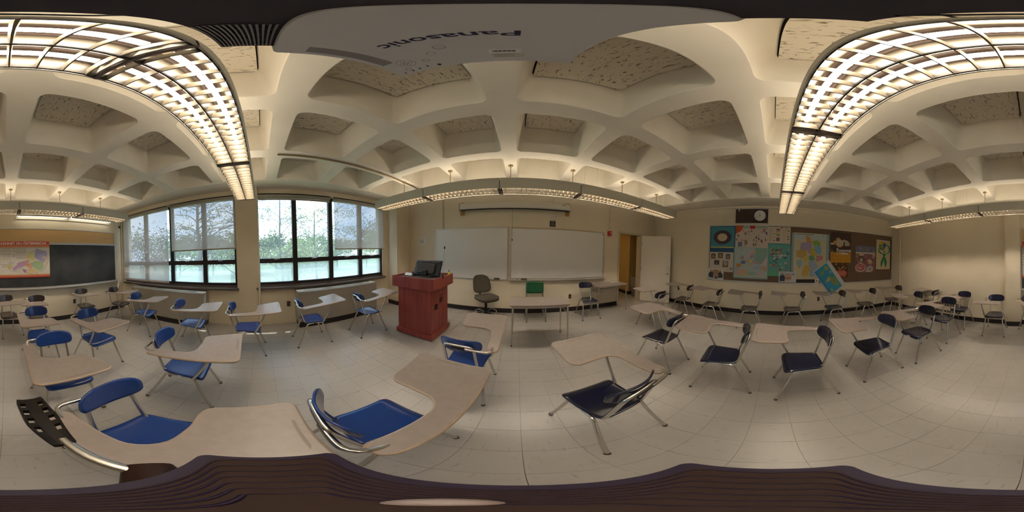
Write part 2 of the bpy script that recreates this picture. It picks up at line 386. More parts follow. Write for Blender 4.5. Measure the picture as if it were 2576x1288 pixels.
# small lip round the coffer field
L = .012
for a in ((gx0 + .06, gx0 + .075, gy0, gy1), (gx1 - .075, gx1 - .06, gy0, gy1), (gx0, gx1, gy0 + .06, gy0 + .075), (gx0, gx1, gy1 - .075, gy1 - .06)):
    cm.box(a[0], a[1], a[2], a[3], C - L, C + .002)
ceiling = struct('ceiling', cm, [M['ceiling'], M['black_void']])
bd = MB(); bd.box(-.1455, .1455, -.292, .292, 0, .012)
fb_ = None
for cx in xs:
    for cy in ys:
        for sx in (-1, 1):
            if fb_ is None: fb_ = o = bd.build('ceiling_tile', M['acoustic'], ceiling)
            else: o = fb_.copy(); COL.objects.link(o); o.parent = ceiling
            o.location = (cx + sx * .1462 + .004, cy - .002, C + dep - .022)

wm = MB()
wm.box(XL - .28, -2.93, YF, YF + .15, 0, C + .05); wm.box(-2.93, 2.70, YF, YF + .15, 0, C + .05)
wm.box(3.56, 5.6, YF, YF + .15, 0, C + .05); wm.box(2.70, 3.56, YF, YF + .15, 2.11, C + .05)
struct('wall_front', wm, M['wall'])
wm = MB(); wm.box(-3.5, -2.93, 3.22, YF, 0, C + .05); struct('trim_1', wm, M['wall'])
wm = MB(); wm.box(XR, XR + .15, YB - .15, YF + .15, 0, C + .05); struct('wall_right', wm, M['wall'])
wm = MB(); wm.box(XL - .28, XR + .15, YB - .16, YB, 0, C + .05)
struct('wall_back', wm, M['wall'])
wm = MB(); wm.box(.205, .545, YB, YB + .13, 0, C + .05); struct('trim_2', wm, M['wall'])
wm = MB()
wm.box(-3.55, XL, YB, YF, 0, .80); wm.box(-3.55, XG + .02, YB, YF, 2.76, C + .05); wm.box(-3.55, -3.28, YB, -3.62, .8, C + .05); wm.box(-3.55, -3.28, 3.02, 3.22, .8, C + .05)
struct('wall_left', wm, M['wall'])
wm = MB(); wm.box(-3.55, -3.245, -.50, -.085, 0, C + .05); struct('trim_3', wm, M['wall'])
# the corridor beyond the door
wm = MB(); wm.box(3.77, 5.6, 4.58, 7.2, 0, 2.6); wm.box(1.4, 1.5, YF + .15, 7.2, 0, 2.6); wm.box(1.4, 5.6, 7.1, 7.2, 0, 2.6)
wm.box(5.5, 5.6, YF + .15, 4.6, 0, 2.6); wm.box(1.4, 5.6, YF + .15, 7.2, 2.6, 2.7)
struct('wall_corridor', wm, M['hall'])
hl = MB(); hl.box(1.9, 2.5, 4.6, 5.8, 2.585, 2.60, 0); hl.box(1.88, 2.52, 4.58, 4.6, 2.57, 2.6, 1); hl.box(1.88, 2.52, 5.8, 5.82, 2.57, 2.6, 1)
hl.box(1.88, 1.9, 4.6, 5.8, 2.57, 2.6, 1); hl.box(2.5, 2.52, 4.6, 5.8, 2.57, 2.6, 1)
tag(hl.build('corridor_light', [M['halllamp'], M['fix']]), 'warm ceiling light panel in the corridor beyond the open door', 'ceiling light')

bb = MB(); bt, bh = .012, .115
bb.box(-2.93, 2.68, YF - bt, YF, 0, bh, b=.003); bb.box(3.60, XR, YF - bt, YF, 0, bh); bb.box(-2.93, -2.918, 3.22, YF, 0, bh); bb.box(XL, -2.93, 3.208, 3.22, 0, bh)
struct('baseboard_front', bb, M['base'])
bb = MB(); bb.box(XR - bt, XR, YB, -1.30, 0, bh, b=.003); bb.box(XR - bt, XR, -1.297, YF, 0, bh, b=.003); struct('baseboard_right', bb, M['base'])
bb = MB(); bb.box(XL, .205, YB, YB + bt, 0, bh, b=.003); bb.box(.193, .557, YB + .13, YB + .142, 0, bh); bb.box(.545, XR - bt, YB, YB + bt, 0, bh, b=.003)
struct('baseboard_back', bb, M['base'])
bb = MB(); bb.box(3.758, 3.77, 4.568, 7.1, 0, bh); bb.box(3.758, 5.5, 4.568, 4.58, 0, bh); struct('baseboard_corridor', bb, M['base'])

# windows
def window(nm, y0, y1, mul):
    w = struct_empty(nm); z0, z1, zr = .865, 2.76, 1.365
    f = MB(); f.box(XG - .05, XG + .03, y0, y0 + .05, z0, z1, b=.004); f.box(XG - .05, XG + .03, y1 - .05, y1, z0, z1, b=.004)
    f.box(XG - .05, XG + .03, y0, y1, z0, z0 + .06, b=.004); f.box(XG - .05, XG + .03, y0, y1, z1 - .06, z1, b=.004)
    f.build('frame', M['bronze'], w)
    for y in mul:
        m = MB(); m.box(XG - .05, XG + .035, y - .048, y + .048, z0, z1, b=.005); m.build('mullion', M['bronze'], w)
    edges = [y0 + .05] + [q for y in mul for q in (y - .048, y + .048)] + [y1 - .05]
    for a, b in zip(edges[0::2], edges[1::2]):
        m = MB(); m.box(XG - .045, XG + .03, a, b, zr - .048, zr + .048, b=.004); rl = m.build('rail', M['bronze'], w)
        c = (a + b) / 2; h = MB(); h.tube(fillet([(XG + .03, c - .05, zr + .02), (XG + .075, c - .03, zr + .03), (XG + .08, c + .06, zr + .035)], .02), .006, 6)
        h.build('latch_handle', M['steel'], rl)
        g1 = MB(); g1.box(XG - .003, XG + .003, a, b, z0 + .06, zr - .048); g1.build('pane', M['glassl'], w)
        g2 = MB(); g2.box(XG - .003, XG + .003, a, b, zr + .048, z1 - .06); g2.build('pane', M['glass'], w)
    s = MB(); s.box(XG + .03, -3.20, y0 - .03, y1 + .03, .785, .83, b=.006); s.box(XG - .05, XG + .06, y0, y1, .80, .868); s.build('sill', M['sill'], w)
    return w
window('window_1', -3.62, -.50, (-2.83, -2.02, -1.20)); window('window_2', -.085, 3.02, (.70, 1.515, 2.31))
def shade(lab, y0, y1, zb):
    t = thing('roller_shade', lab, 'roller shade', (XG + .10, (y0 + y1) / 2, 2.70), 0, 'roller shades')
    h = (y1 - y0) / 2
    r = MB(); r.tube([(0, -h, 0), (0, h, 0)], .032 if zb < 2 else .045, 14); r.build('roller_tube', M['shade'] if zb > 2 else M['white'], t)
    hd = MB(); hd.box(-.05, .055, -h - .01, h + .01, .03, .055); hd.box(.045, .055, -h - .01, h + .01, -.03, .05); hd.build('head_rail', M['heater'], t)
    b = MB(); b.box(.026, .028, -h, h, zb - 2.70, 0); b.build('fabric', M['shade'], t)
    m = MB(); m.box(.018, .036, -h, h, zb - 2.715, zb - 2.69, b=.003); m.build('hem_bar', M['tablet_edge'], t)
shade('pale sunscreen roller shade pulled fully down to the sill beside the chalkboard corner', -3.61, -2.07, .905)
shade('sunscreen roller shade half lowered beside the pillar, bare tree trunk showing through', -1.97, -.505, 1.645)
shade('sunscreen roller shade rolled up to the window head, clear sky panes below it', -.03, 1.46, 2.63)
shade('sunscreen roller shade half lowered over the two panes beside the lectern', 1.565, 3.01, 1.575)

# door
d = struct_empty('door_1')
f = MB(); f.box(2.68, 2.738, YF - .012, YF + .162, 0, 2.145, b=.003); f.box(3.525, 3.585, YF - .012, YF + .162, 0, 2.145, b=.003); f.box(2.738, 3.525, YF - .012, YF + .162, 2.09, 2.145, b=.003)
f.build('door_frame', M['frame_paint'], d)
hx, hy = 3.575, YF - .03; ang = math.atan2(2.94 - hy, 4.06 - hx)
lf = MB(); lf.box(0, .93, -.022, .022, .012, 2.085, b=.002); leaf = lf.build('door_leaf', M['doorp'], d)
leaf.location = (hx, hy, 0); leaf.rotation_euler = (0, 0, ang)
for z in (.32, 1.06, 1.83):
    h = MB(); h.cyl((0, -.005), .011, z - .055, z + .055, 8); h.box(0, .035, -.0245, -.022, z - .055, z + .055); h.build('hinge', M['steel'], leaf)
lv = MB(); lv.tube([(.86, -.022, .93), (.86, -.06, .93)], .036, 16); lv.tube(fillet([(.86, -.05, .93), (.86, -.075, .93), (.74, -.075, .925)], .02), .010, 8); lv.build('lever_handle', M['chrome'], leaf)
lk = MB()
for x in (.82, .88):
    for z in (1.10, 1.135): lk.tube([(x, -.022, z), (x, -.0245, z)], .006, 8)
lk.tube([(.86, -.022, 1.06), (.86, -.026, 1.06)], .010, 10); lk.build('screw_plugs', M['black'], leaf)

# wall cornice duct on the bulletin wall and thin cable ducts
def duct(lab, pts, r=.012, m='wall', cat='conduit'):
    b = MB(); b.tube(fillet(pts, .08), r, 8); return tag(b.build('conduit', M[m]), lab, cat)
b = MB(); b.box(XR - .035, XR, YB, YF, C - .062, C - .004, b=.004); b.box(XR - .03, XR, .92, .945, C - .15, C - .06)
tag(b.build('cable_duct', M['wall']), 'long cream cable duct under the soffit above the wall clock board', 'cable duct')
duct('brown cable conduit crossing the ceiling ribs towards the whiteboard wall', [(-1.985, .24, C - .014), (-1.985, YF, C - .014)], .013, 'brass')
duct('cream conduit bending down the wall to the red fire alarm pull', [(2.95, YF - .014, 2.84), (2.375, YF - .014, 2.84), (2.375, YF - .014, 2.105)], .014)
b = MB(); b.box(-1.875, -1.83, YF - .02, YF, 2.06, C, b=.004)
tag(b.build('cable_raceway', M['frame_paint']), 'flat cream raceway running down the wall into the whiteboard beside the lectern', 'raceway')
b = MB(); b.cyl((3.77, YB + .035), .026, 0, C, 14); b.cyl((3.77, YB + .035), .05, 0, .02, 14)
tag(b.build('riser_pipe', M['wall']), 'vertical cream riser pipe in the corner by the bulletin board end', 'pipe')
b = MB(); b.cyl((-3.2, -.06), .022, 0, C, 14); b.cyl((-3.2, -.06), .04, 0, .02, 14)
for z in (.25, 1.2, 1.6): b.cyl((-3.2, -.06), .027, z, z + .03, 14)
tag(b.build('riser_pipe', M['wall']), 'vertical cream riser pipe against the pillar between the windows', 'pipe')
b = MB(); b.cyl((-3.235, YB + .03), .014, .83, C, 10)
tag(b.build('riser_pipe', M['wall']), 'thin pale pipe in the corner between chalkboard wall and windows', 'pipe')
for lab, a, e in (('thin white cord hanging onto the light fixture over the whiteboards', (1.0, 2.36), .0), ('second thin white cord beside the hanging cord over the whiteboards', (1.22, 2.36), .0), ('thin white cord hanging onto the light fixture over the grilled convector', (1.17, -2.9), 0)):
    b = MB(); b.tube([(a[0], a[1], C + .35), (a[0], a[1], 2.585)], .004, 6); b.cyl(a, .008, 2.585, 2.66, 8)
    tag(b.build('hanging_cord', M['white']), lab, 'cord')

def outlet(wall, p, lab):
    t = tag(MB().box(-.036, .036, -.058, .058, 0, .006, 0, .002).build('outlet', M['outlet']), lab, 'wall outlet'); t.matrix_world = frame(p, wall)
    for y in (-.026, .026): MB().box(-.017, .017, y - .014, y + .014, .006, .008).build('socket', M['black'], t)
outlet('front', (1.29, YF - .001, .40), 'brown wall outlet under the whiteboard by the small table')
outlet('right', (XR - .001, -1.223, .452), 'brown wall outlet low on the bulletin board wall under the tilted map')
outlet('right', (XR - .001, 2.716, .503), 'brown wall outlet by the open door leaf')
outlet('back', (-1.657, YB + .001, .457), 'brown wall outlet below the chalkboard tray')
t = tag(MB().box(-.036, .036, -.058, .058, 0, .006, 0, .002).build('outlet', M['outlet']), 'brown wall outlet between the pillar and the heater', 'wall outlet')
t.matrix_world = Matrix(((0, 0, 1, XL + .001), (1, 0, 0, .52), (0, 1, 0, .45), (0, 0, 0, 1)))
for y in (-.026, .026): MB().box(-.017, .017, y - .014, y + .014, .006, .008).build('socket', M['black'], t)

# heaters under the windows
def heater(lab, y0, y1):
    t = thing('heater_cabinet', lab, 'heater', (XL + .155, (y0 + y1) / 2, 0), 0); h = (y1 - y0) / 2; x0, x1, zt = -.155, .165, .765
    b = MB(); b.box(x0, x1 - .004, -h + .004, h - .004, .13, zt - .03); b.box(x0, x1, -h, h, zt - .03, zt, b=.003)
    b.box(x0, x1, -h, -h + .02, .13, zt - .02); b.box(x0, x1, h - .02, h, .13, zt - .02); b.build('cabinet', M['heater'], t)
    k = h / 2.0
    for i in range(4):
        p = MB(); p.box(x1 - .004, x1, -h + .022 + i * (2 * h - .044) / 4 + .002, -h + .022 + (i + 1) * (2 * h - .044) / 4 - .002, .14, zt - .035, b=.002); p.build('front_panel', M['heater'], t)
    g = MB(); g.box(x0 + .10, x1 - .07, -h + .14, h - .14, zt, zt + .002)
    g.build('outlet_grille', M['inkgrey'], t)
    s = MB(); n = int((2 * h - .3) / .02)
    for i in range(n):
        y = -h + .15 + i * .02; s.box(x0 + .10, x1 - .07, y, y + .008, zt + .002, zt + .006)
    so = s.build('grille_bars', M['heater'], t); so['kind'] = 'stuff'
    q = MB(); q.box(x0, x1 - .03, -h + .02, h - .02, 0, .13); q.build('toe_kick', M['base'], t)
heater('long grey heater cabinet under the shaded window by the chalkboard', -3.05, -1.13); heater('long grey heater cabinet under the window by the lectern', .655, 2.50)
# wall convector
t = thing('wall_convector', 'cream wall convector with square grille openings on the chalkboard side wall', 'convector', (2.21, YB, 0)); hw = .63
b = MB(); b.box(-hw, hw, 0, .06, .13, .53, b=.006); b.build('cover', M['wall'], t)
for z in (.40, .20):
    for i in range(14):
        x = -.56 + i * .08; b = MB(); b.box(x + .006, x + .074, .058, .0615, z - .055 if z > .3 else z - .03, z + .04 if z > .3 else z + .03); b.build('grille_opening', M['outlet'], t)
# ------------------------------------------------------------------ pendant fluorescent fixtures
def fixture(nm, lab, yc, hw, rods):
    joints = [-2.675, -1.475, -.263, .905, 2.116, 3.275]; z0 = 2.44
    t = thing(nm, lab, 'ceiling light', (0, yc, z0), 0, 'pendant fluorescent fixtures')
    bl = None
    for a, b in zip(joints, joints[1:]):
        h = MB(); x0, x1 = a + .003, b - .003
        h.box(x0, x1, -hw, -hw + .006, 0, .172); h.box(x0, x1, hw - .006, hw, 0, .172); h.box(x0, x1, -hw, hw, .135, .139)
        h.box(x0, x0 + .004, -hw, hw, .03, .145); h.box(x1 - .004, x1, -hw, hw, .03, .145)
        h.build('housing', M['fix'], t)
        rf = MB()
        for s in (-1, 1):
            rf.add([(x0, s * (hw - .012), .012), (x1, s * (hw - .012), .012), (x1, s * (hw - .05), .11), (x0, s * (hw - .05), .11)], [(0, 1, 2, 3)], 0)
            rf.add([(x0, s * .006, .008), (x1, s * .006, .008), (x1, s * .038, .118), (x0, s * .038, .118)], [(0, 1, 2, 3)], 0)
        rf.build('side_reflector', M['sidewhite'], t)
        tr = MB(); tr.box(x0, x1, -.125 if hw > .14 else -.11, -.03, .118, .122); tr.box(x0, x1, .03, .125 if hw > .14 else .11, .118, .122); tr.build('lamp_tray', M['reflect'], t)
        for s in (-1, 1):
            q = MB(); q.tube([(x0 + .035, s * .075, .088), (x1 - .035, s * .075, .088)], .0135, 12); tb = q.build('fluorescent_tube', M['tube'], t)
            for xx in (x0 + .012, x1 - .037): MB().box(xx, xx + .025, s * .075 - .012, s * .075 + .012, .07, .12).build('lamp_holder', M['white'], tb)
            q = MB(); q.tube([(x0 + .035, s * .06, .156), (x1 - .035, s * .06, .156)], .0135, 10); q.build('uplight_tube', M['tubeup'], t)
        n = 17; st = (b - a) / n
        for i in range(n):
            x = a + (i + .5) * st
            if bl is None:
                m = MB(); w = hw - .008
                m.add([(-.002, -w, 0), (.002, -w, 0), (.005, -w, .05), (-.005, -w, .05), (-.002, w, 0), (.002, w, 0), (.005, w, .05), (-.005, w, .05)],
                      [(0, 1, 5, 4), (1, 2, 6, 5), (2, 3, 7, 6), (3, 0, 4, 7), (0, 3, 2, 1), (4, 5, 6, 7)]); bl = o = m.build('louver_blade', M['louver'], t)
            else: o = bl.copy(); COL.objects.link(o); o.parent = t
            o.location = (x, 0, .003)
    for x in joints[1:-1]:
        m = MB(); m.box(x - .006, x + .006, -hw, hw, -.003, .02); m.build('joiner_strip', M['reflect'], t)
    for x in (joints[0], joints[-1]):
        m = MB(); m.box(x - .004, x + .004, -hw, hw, 0, .174); m.build('end_cap', M['fix'], t)
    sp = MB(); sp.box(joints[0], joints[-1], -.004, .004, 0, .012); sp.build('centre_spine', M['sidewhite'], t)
    for x in rods:
        m = MB(); m.cyl((x, 0), .006, .145, C - z0, 8); m.box(x - .04, x + .04, -.02, .02, .172, .19); m.box(x - .012, x + .012, -hw, hw, .166, .174); r = m.build('hanger_rod', M['brass'], t)
        m = MB(); m.lathe([(.012, -.03), (.035, -.012), (.038, 0)], 14, c=(x, 0, C - z0)); m.build('ceiling_cup', M['brass'], r)
rx = [OX + PIT * n for n in (-2, -1, 0, 1, 2, 3)]
fixture('pendant_light', 'long louvred fluorescent fixture running straight over the camera stand beside the projector', -.225, .155, rx)
fixture('pendant_light', 'long louvred fluorescent fixture hung in front of the whiteboards', 2.41, .145, rx)
fixture('pendant_light', 'long louvred fluorescent fixture hung in front of the chalkboard wall', -2.95, .145, rx)
# chalkboard lamp on the wall
t = thing('chalkboard_lamp', 'shallow wall lamp strip above the chalkboard', 'wall light', (-1.52, YB, 2.5))
for a, b in ((-1.27, -.01), (.01, 1.27)):
    m = MB(); m.box(a, b, .26, .268, .01, .10); m.box(a, b, .03, .268, .10, .106); m.box(a, b, .03, .036, .0, .10); m.build('hood', M['fix'], t)
    m = MB(); m.tube([(a + .04, .13, .055), (b - .04, .13, .055)], .02, 12); m.build('fluorescent_tube', M['tube2'], t)
for x in (-1.2, -.1, 1.2): MB().box(x - .02, x + .02, 0, .2, .08, .10).build('bracket', M['fix'], t)

# ceiling projector above the camera
zp = H + .88; t = thing('projector', 'white ceiling projector hanging upside down over the camera stand, control buttons visible', 'projector', (0, 0, zp))
k = .88
px0, px1, py0, py1 = -.352 * k, .116 * k, .056 * k, .43 * k
m = MB(); poly = roundpoly([(px0, py0), (px1, py0), (px1, py1), (px0, py1)], .012)
n = len(poly); c0 = ((px0 + px1) / 2, (py0 + py1) / 2)
ins = [(x + (c0[0] - x) * .012, y + (c0[1] - y) * .012) for x, y in poly]
m.add([(x, y, 0) for x, y in ins] + [(x, y, .006) for x, y in poly] + [(x, y, .095) for x, y in poly], [tuple(reversed(range(n)))] + [(l * n + i, l * n + (i + 1) % n, (l + 1) * n + (i + 1) % n, (l + 1) * n + i) for l in (0, 1) for i in range(n)] + [tuple(range(2 * n, 3 * n))], 0)
m.build('casing', M['proj'], t)
m = MB(); m.box(-.315 * k, .10 * k, -.042 * k, .056 * k, .03, .10); m.build('rear_housing', M['projdark'], t)
for i in range(14):
    m = MB(); y = -.04 * k + i * .094 * k / 14; m.box(-.31 * k, -.17 * k, y, y + .0025, .02, .03); m.build('vent_slat', M['inkgrey'], t)
for i in range(5):
    m = MB(); x = -.305 * k + i * .033 * k; m.box(x, x + .006, -.04 * k, .05 * k, .022, .032); m.build('vent_bar', M['projdark'], t)
m = MB(); m.tube(fillet([(.05, -.03, .03), (.02, -.05, .05), (-.06, -.055, .10), (-.10, -.02, .2)], .03), .005, 8); m.build('video_cable', M['black'], t)
m = MB(); m.cyl((-.1, .2), .022, .095, C + .3 - zp, 14); m.box(-.2, 0, .1, .3, .095, .105); m.build('ceiling_mount', M['white'], t)
fr = bpy.data.objects.new('print_panel', None); COL.objects.link(fr); fr.parent = t; fr.rotation_euler = (0, PI, 0); fr.location = (0, 0, 0)
def pt(x, y): return (-x * k, y * k)
def plab(nm, mats, mbuild): 
    m = MB(); mbuild(m); return m.build(nm, mats, t)
o = text('Panasonic', .040, M['ink'], t, (-.125 * k, .238 * k, -.0006), sx=1.3, bold=.0007); o.rotation_euler = (0, PI, 0)
o = text('ooo DLP', .008, M['inkgrey'], t, (-.15 * k, .205 * k, -.0006)); bpy.data.objects.remove(o)
def ring(m, x, y, r): m.tube([(x * k + r * math.cos(a * PI / 12), y * k + r * math.sin(a * PI / 12), -.0004) for a in range(24)], .0006, 4, closed=True)
for x, y, r in ((-.278, .355, .022), (-.30, .395, .008), (-.225, .365, .008), (-.19, .33, .009), (-.155, .30, .011)):
    m = MB(); ring(m, x, y, r)
    if r > .02:
        for dx, dy in ((.013, 0), (-.013, 0), (0, .013), (0, -.013), (0, 0)): ring(m, x + dx, y + dy, .005)
    m.build('button_outline', M['inkgrey'], t)
for i, (x, y) in enumerate(((-.325, .412), (-.295, .41), (-.27, .407), (-.243, .403))):
    m = MB(); m.box(x * k - .002, x * k + .002, y * k - .004, y * k + .004, -.0008, 0); m.build('indicator_lamp', M['red'] if i == 0 else M['black'], t)
m = MB(); m.tube([(-.21 * k, .408 * k, -.001), (-.21 * k, .408 * k, 0)], .005, 12); m.build('infrared_window', M['black'], t)
m = MB(); m.box(-.335 * k, -.30 * k, .12 * k, .33 * k, -.0006, 0)
m.build('notice_label', M['inkgrey'], t)
m = MB(); m.box(-.074 * k, -.008 * k, .345 * k, .372 * k, -.0008, 0, 0)
for i in range(16): m.box((-.066 + i * .003) * k, (-.0645 + i * .003 + (i % 3) * .0006) * k, .353 * k, .362 * k, -.001, 0, 1)
m.build('inventory_label', [M['label'], M['black']], t)
m = MB(); m.box(-.07 * k, 0, .374 * k, .402 * k, -.0006, 0, 0)
for i in range(4): m.box(-.066 * k, -.02 * k, (.378 + i * .006) * k, (.380 + i * .006) * k, -.0008, 0, 1)
m.build('rating_label', [M['alu'], M['inkgrey']], t)
bpy.data.objects.remove(fr)

# camera stand under the view point
t = thing('tripod', 'camera stand head with ribbed brown plate and slotted black pan handle', 'tripod', (0, 0, 0))
zt = H - .16; m = MB()
pl = roundpoly([(-.053, -.027), (.046, -.027), (.046, .021), (-.053, .021)], .004)
m.prism(pl, zt - .012, zt); m.build('plate_rim', M['platerim'], t)
pl2 = roundpoly([(-.0505, -.0215), (.0425, -.0215), (.0425, .0165), (-.0505, .0165)], .003)
m = MB(); m.prism(pl2, zt, zt + .0008); pad = m.build('plate_pad', M['plate'], t)
for i in range(7):
    s_ = 1 - i * .125; cx_, cy_ = -.004, -.0025; hx_, hy_ = .0455 * s_, .018 * s_
    m = MB(); m.tube([(cx_ + a, cy_ + b, zt + .001) for a, b in roundpoly([(-hx_, -hy_), (hx_, -hy_), (hx_, hy_), (-hx_, hy_)], .006 * s_)], .00045, 5, closed=True); m.build('rib', M['platerim'], pad)
m = MB(); m.lathe([(.002, 0), (.0036, .0005), (.0036, .0015), (.0015, .0015)], 20, c=(-.0018, .0034, zt + .001)); m.build('camera_screw', M['reflect'], t)
m = MB(); m.cyl((0, 0), .02, 1.20, zt - .012, 16); m.cyl((0, 0), .026, 1.12, 1.20, 16); m.build('pan_head', M['black'], t)
m = MB(); m.tube([(-.03, -.03, 1.272), (-.052, -.055, 1.268)], .012, 14); m.build('handle_clamp', M['plate'], t)
m = MB(); m.tube([(-.043, -.045, 1.272), (-.040, -.085, 1.27), (-.038, -.122, 1.27)], .0055, 12); m.build('pan_handle', M['chrome'], t)
# slotted grip
gz = 1.272
def gp(u, v):                                    # u along the grip, v across
    w = .0085 + .0085 * min(1, u * 2.2) ; ang = .10
    x = v * w; y = -u * .105; c = .006 * math.sin(u * PI)
    xx, yy = x * math.cos(ang) - y * math.sin(ang), x * math.sin(ang) + y * math.cos(ang)
    return (-.0365 + xx, -.112 + yy, gz + c + .004 * v * v)
m = MB(); us = [0, .12] ; slots = []
for i in range(4): us += [.24 + i * .18, .24 + i * .18 + .10]
us += [.93, 1.0]; vv = [-1, -.85, -.42, .42, .85, 1]
top = {}; bot = {}
for i, u in enumerate(us):
    for j, v in enumerate(vv):
        p = gp(u, v * (1 if u < .99 else .92)); top[i, j] = p; bot[i, j] = (p[0], p[1], p[2] - .009)
hole = {(i, j) for i in (2, 4, 6, 8) for j in (1, 3)}
for i in range(len(us) - 1):
    for j in range(5):
        q = [(i, j), (i + 1, j), (i + 1, j + 1), (i, j + 1)]
        if (i, j) in hole:
            for a, b in zip(q, q[1:] + q[:1]): m.quad(top[a], top[b], bot[b], bot[a])
        else:
            m.quad(*[top[a] for a in q]); m.quad(*[bot[a] for a in reversed(q)])
for i in range(len(us) - 1):
    for j in (0, 5): m.quad(top[i, j], bot[i, j], bot[i + 1, j], top[i + 1, j])
for j in range(5):
    for i in (0, len(us) - 1): m.quad(top[i, j], top[i, j + 1], bot[i, j + 1], bot[i, j])
m.build('handle_grip', M['grip'], t)
m = MB(); m.cyl((0, 0), .013, .30, 1.13, 14); m.build('centre_column', M['black'], t)
for a in range(3):
    an = a * 2 * PI / 3 + .4; c, s = math.cos(an), math.sin(an)
    m = MB(); m.tube([(.022 * c, .022 * s, 1.12), (.028 * c, .028 * s, .6), (.15 * c, .15 * s, .012)], .011, 10); lg = m.build('leg', M['black'], t)
    m = MB(); m.lathe([(.014, 0), (.014, .02), (.009, .028)], 10, c=(.15 * c, .15 * s, 0)); m.build('rubber_foot', M['rubber'], lg)
# ------------------------------------------------------------------ tablet-arm desks
def shell(mb, f, nu, nv, th, mi=0):
    """closed shell: f(u,v) gives point and normal; u,v in -1..1 mapped to a rounded outline"""
    top, bot = [], []
    for i in range(nu + 1):
        for j in range(nv + 1):
            p, nn = f(-1 + 2 * i / nu, -1 + 2 * j / nv); top.append(p); bot.append(tuple(a - b * th for a, b in zip(p, nn)))
    w = nv + 1; N = len(top); fs = []
    for i in range(nu):
        for j in range(nv):
            a, b, c, d = i * w + j, (i + 1) * w + j, (i + 1) * w + j + 1, i * w + j + 1
            fs += [(a, b, c, d), (N + d, N + c, N + b, N + a)]
    edge = [i * w for i in range(nu)] + [nu * w + j for j in range(nv)] + [i * w + nv for i in range(nu, 0, -1)] + [j for j in range(nv, 0, -1)]
    for a, b in zip(edge, edge[1:] + edge[:1]): fs.append((b, a, N + a, N + b))
    mb.add(top + bot, fs, mi, True)
def sq(u, v, e):
    """square to superellipse"""
    m = max(abs(u), abs(v))
    if m < 1e-9: return 0, 0
    n = (abs(u) ** e + abs(v) ** e) ** (1 / e); return u * m / n, v * m / n
def seat_f(u, v):
    a, b = sq(u, v, 9)
    hw = .168 + .020 * b; y = .030 + .176 * b; x = a * hw
    z = .425 - .010 * (1 - a * a) * (1 - b * b) - (max(0, b - .62) / .38) ** 2 * .026 + (max(0, -b - .75) / .25) ** 2 * .006
    return (x, y, z), (0, 0, 1)
def back_f(u, v):
    a, b = sq(u, v, 3.2)
    x = a * .168; z = .729 + b * .074; y = -.214 + .05 * a * a - (z - .729) * .22
    n = Vector((-.35 * a, 1, .2)).normalized(); return (x, y, z), tuple(n)
TABZ = lambda y: .742 + .085 * (y - .2)
tab_pts = [(-.155, .492), (.315, .484), (.298, -.02), (.293, -.205), (.200, -.205), (.193, -.06), (.192, .158), (.02, .168), (-.118, .158)]
tab_poly = roundpoly(tab_pts, [.05, .045, .3, .045, .045, .3, .09, 0, .065], 6)
def proto_desk(pl, nm='tablet_desk', tablet=True):
    t = bpy.data.objects.new(nm, None); COL.objects.link(t); t.empty_display_size = .1
    m = MB(); shell(m, seat_f, 14, 14, .011); m.build('seat', M[pl], t)
    m = MB(); shell(m, lambda u, v: back_f(u, -v), 16, 10, .010); m.build('backrest', M[pl], t)
    m = MB(); m.box(-.05, .05, -.232, -.222, .71, .745); m.box(-.05, .05, -.248, -.228, .715, .735); m.build('back_bracket', M['black'], t)
    m = MB(); r = .0125
    m.tube(fillet([(-.125, .10, .402), (-.128, -.128, .402), (-.118, -.236, .745), (.118, -.236, .745), (.128, -.128, .402), (.125, .10, .402)], .05), r, 10); m.build('back_frame', M['chrome'], t)
    if tablet:
        m = MB(); m.tube(fillet([(.06, -.242, .724), (.245, -.242, .712), (.245, -.12, .697), (.245, .04, .708)], .055), .0118, 10); m.build('arm_tube', M['chrome'], t)
        m = MB(); m.tube(fillet([(.10, .11, .398), (.192, .125, .398), (.205, .23, .60), (.215, .29, .736), (.12, .34, .742)], .035), .0118, 10); m.build('desk_support', M['chrome'], t)
        m = MB(); n = len(tab_poly); cx, cy = .12, .22
        def ring(s, dz):
            out = []
            for i, (x, y) in enumerate(tab_poly):
                a, b = Vector(tab_poly[i - 1]), Vector(tab_poly[(i + 1) % n]); d = (b - a).normalized(); nn = Vector((d.y, -d.x))
                out.append((x + nn.x * s, y + nn.y * s, TABZ(y) + dz))
            return out
        # outline runs clockwise: flip the sign of the outward normal
        sg = -1
        loops = [ring(sg * -.010, -.020), ring(sg * -.002, -.016), ring(0, -.009), ring(sg * -.002, -.003), ring(sg * -.008, 0)]
        vs = [p for l in loops for p in l]
        m.add(vs, [(l * n + i, (l + 1) * n + i, (l + 1) * n + (i + 1) % n, l * n + (i + 1) % n) for l in range(4) for i in range(n)], 1, True)
        m.add(loops[-1], [tuple(reversed(range(n)))], 0); m.add(loops[0], [tuple(range(n))], 0)
        tb = m.build('desk_top', [M['tablet'], M['tablet_edge']], t)
        m = MB(); y0, y1 = .452, .462; m.add([(-.02, y0, TABZ(y0) + .0004), (.25, y0, TABZ(y0) + .0004), (.25, y1, TABZ(y1) + .0004), (-.02, y1, TABZ(y1) + .0004)], [(0, 1, 2, 3)])
        m.build('pencil_groove', M['groove'], tb)
    for s in (-1, 1):
        for yf, ft, yt in ((1, .262, .13), (-1, -.262, -.10)):
            m = MB(); m.tube(fillet([(s * .150, yt - yf * .10, .398), (s * .157, yt, .398), (s * .205, ft, .008)], .035), .0125, 10); lg = m.build('leg', M['chrome'], t)
            m = MB(); m.lathe([(.015, 0), (.016, .006), (.0135, .02)], 10, c=(s * .205, ft, 0)); m.build('foot_glide', M['rubber'], lg)
    return t
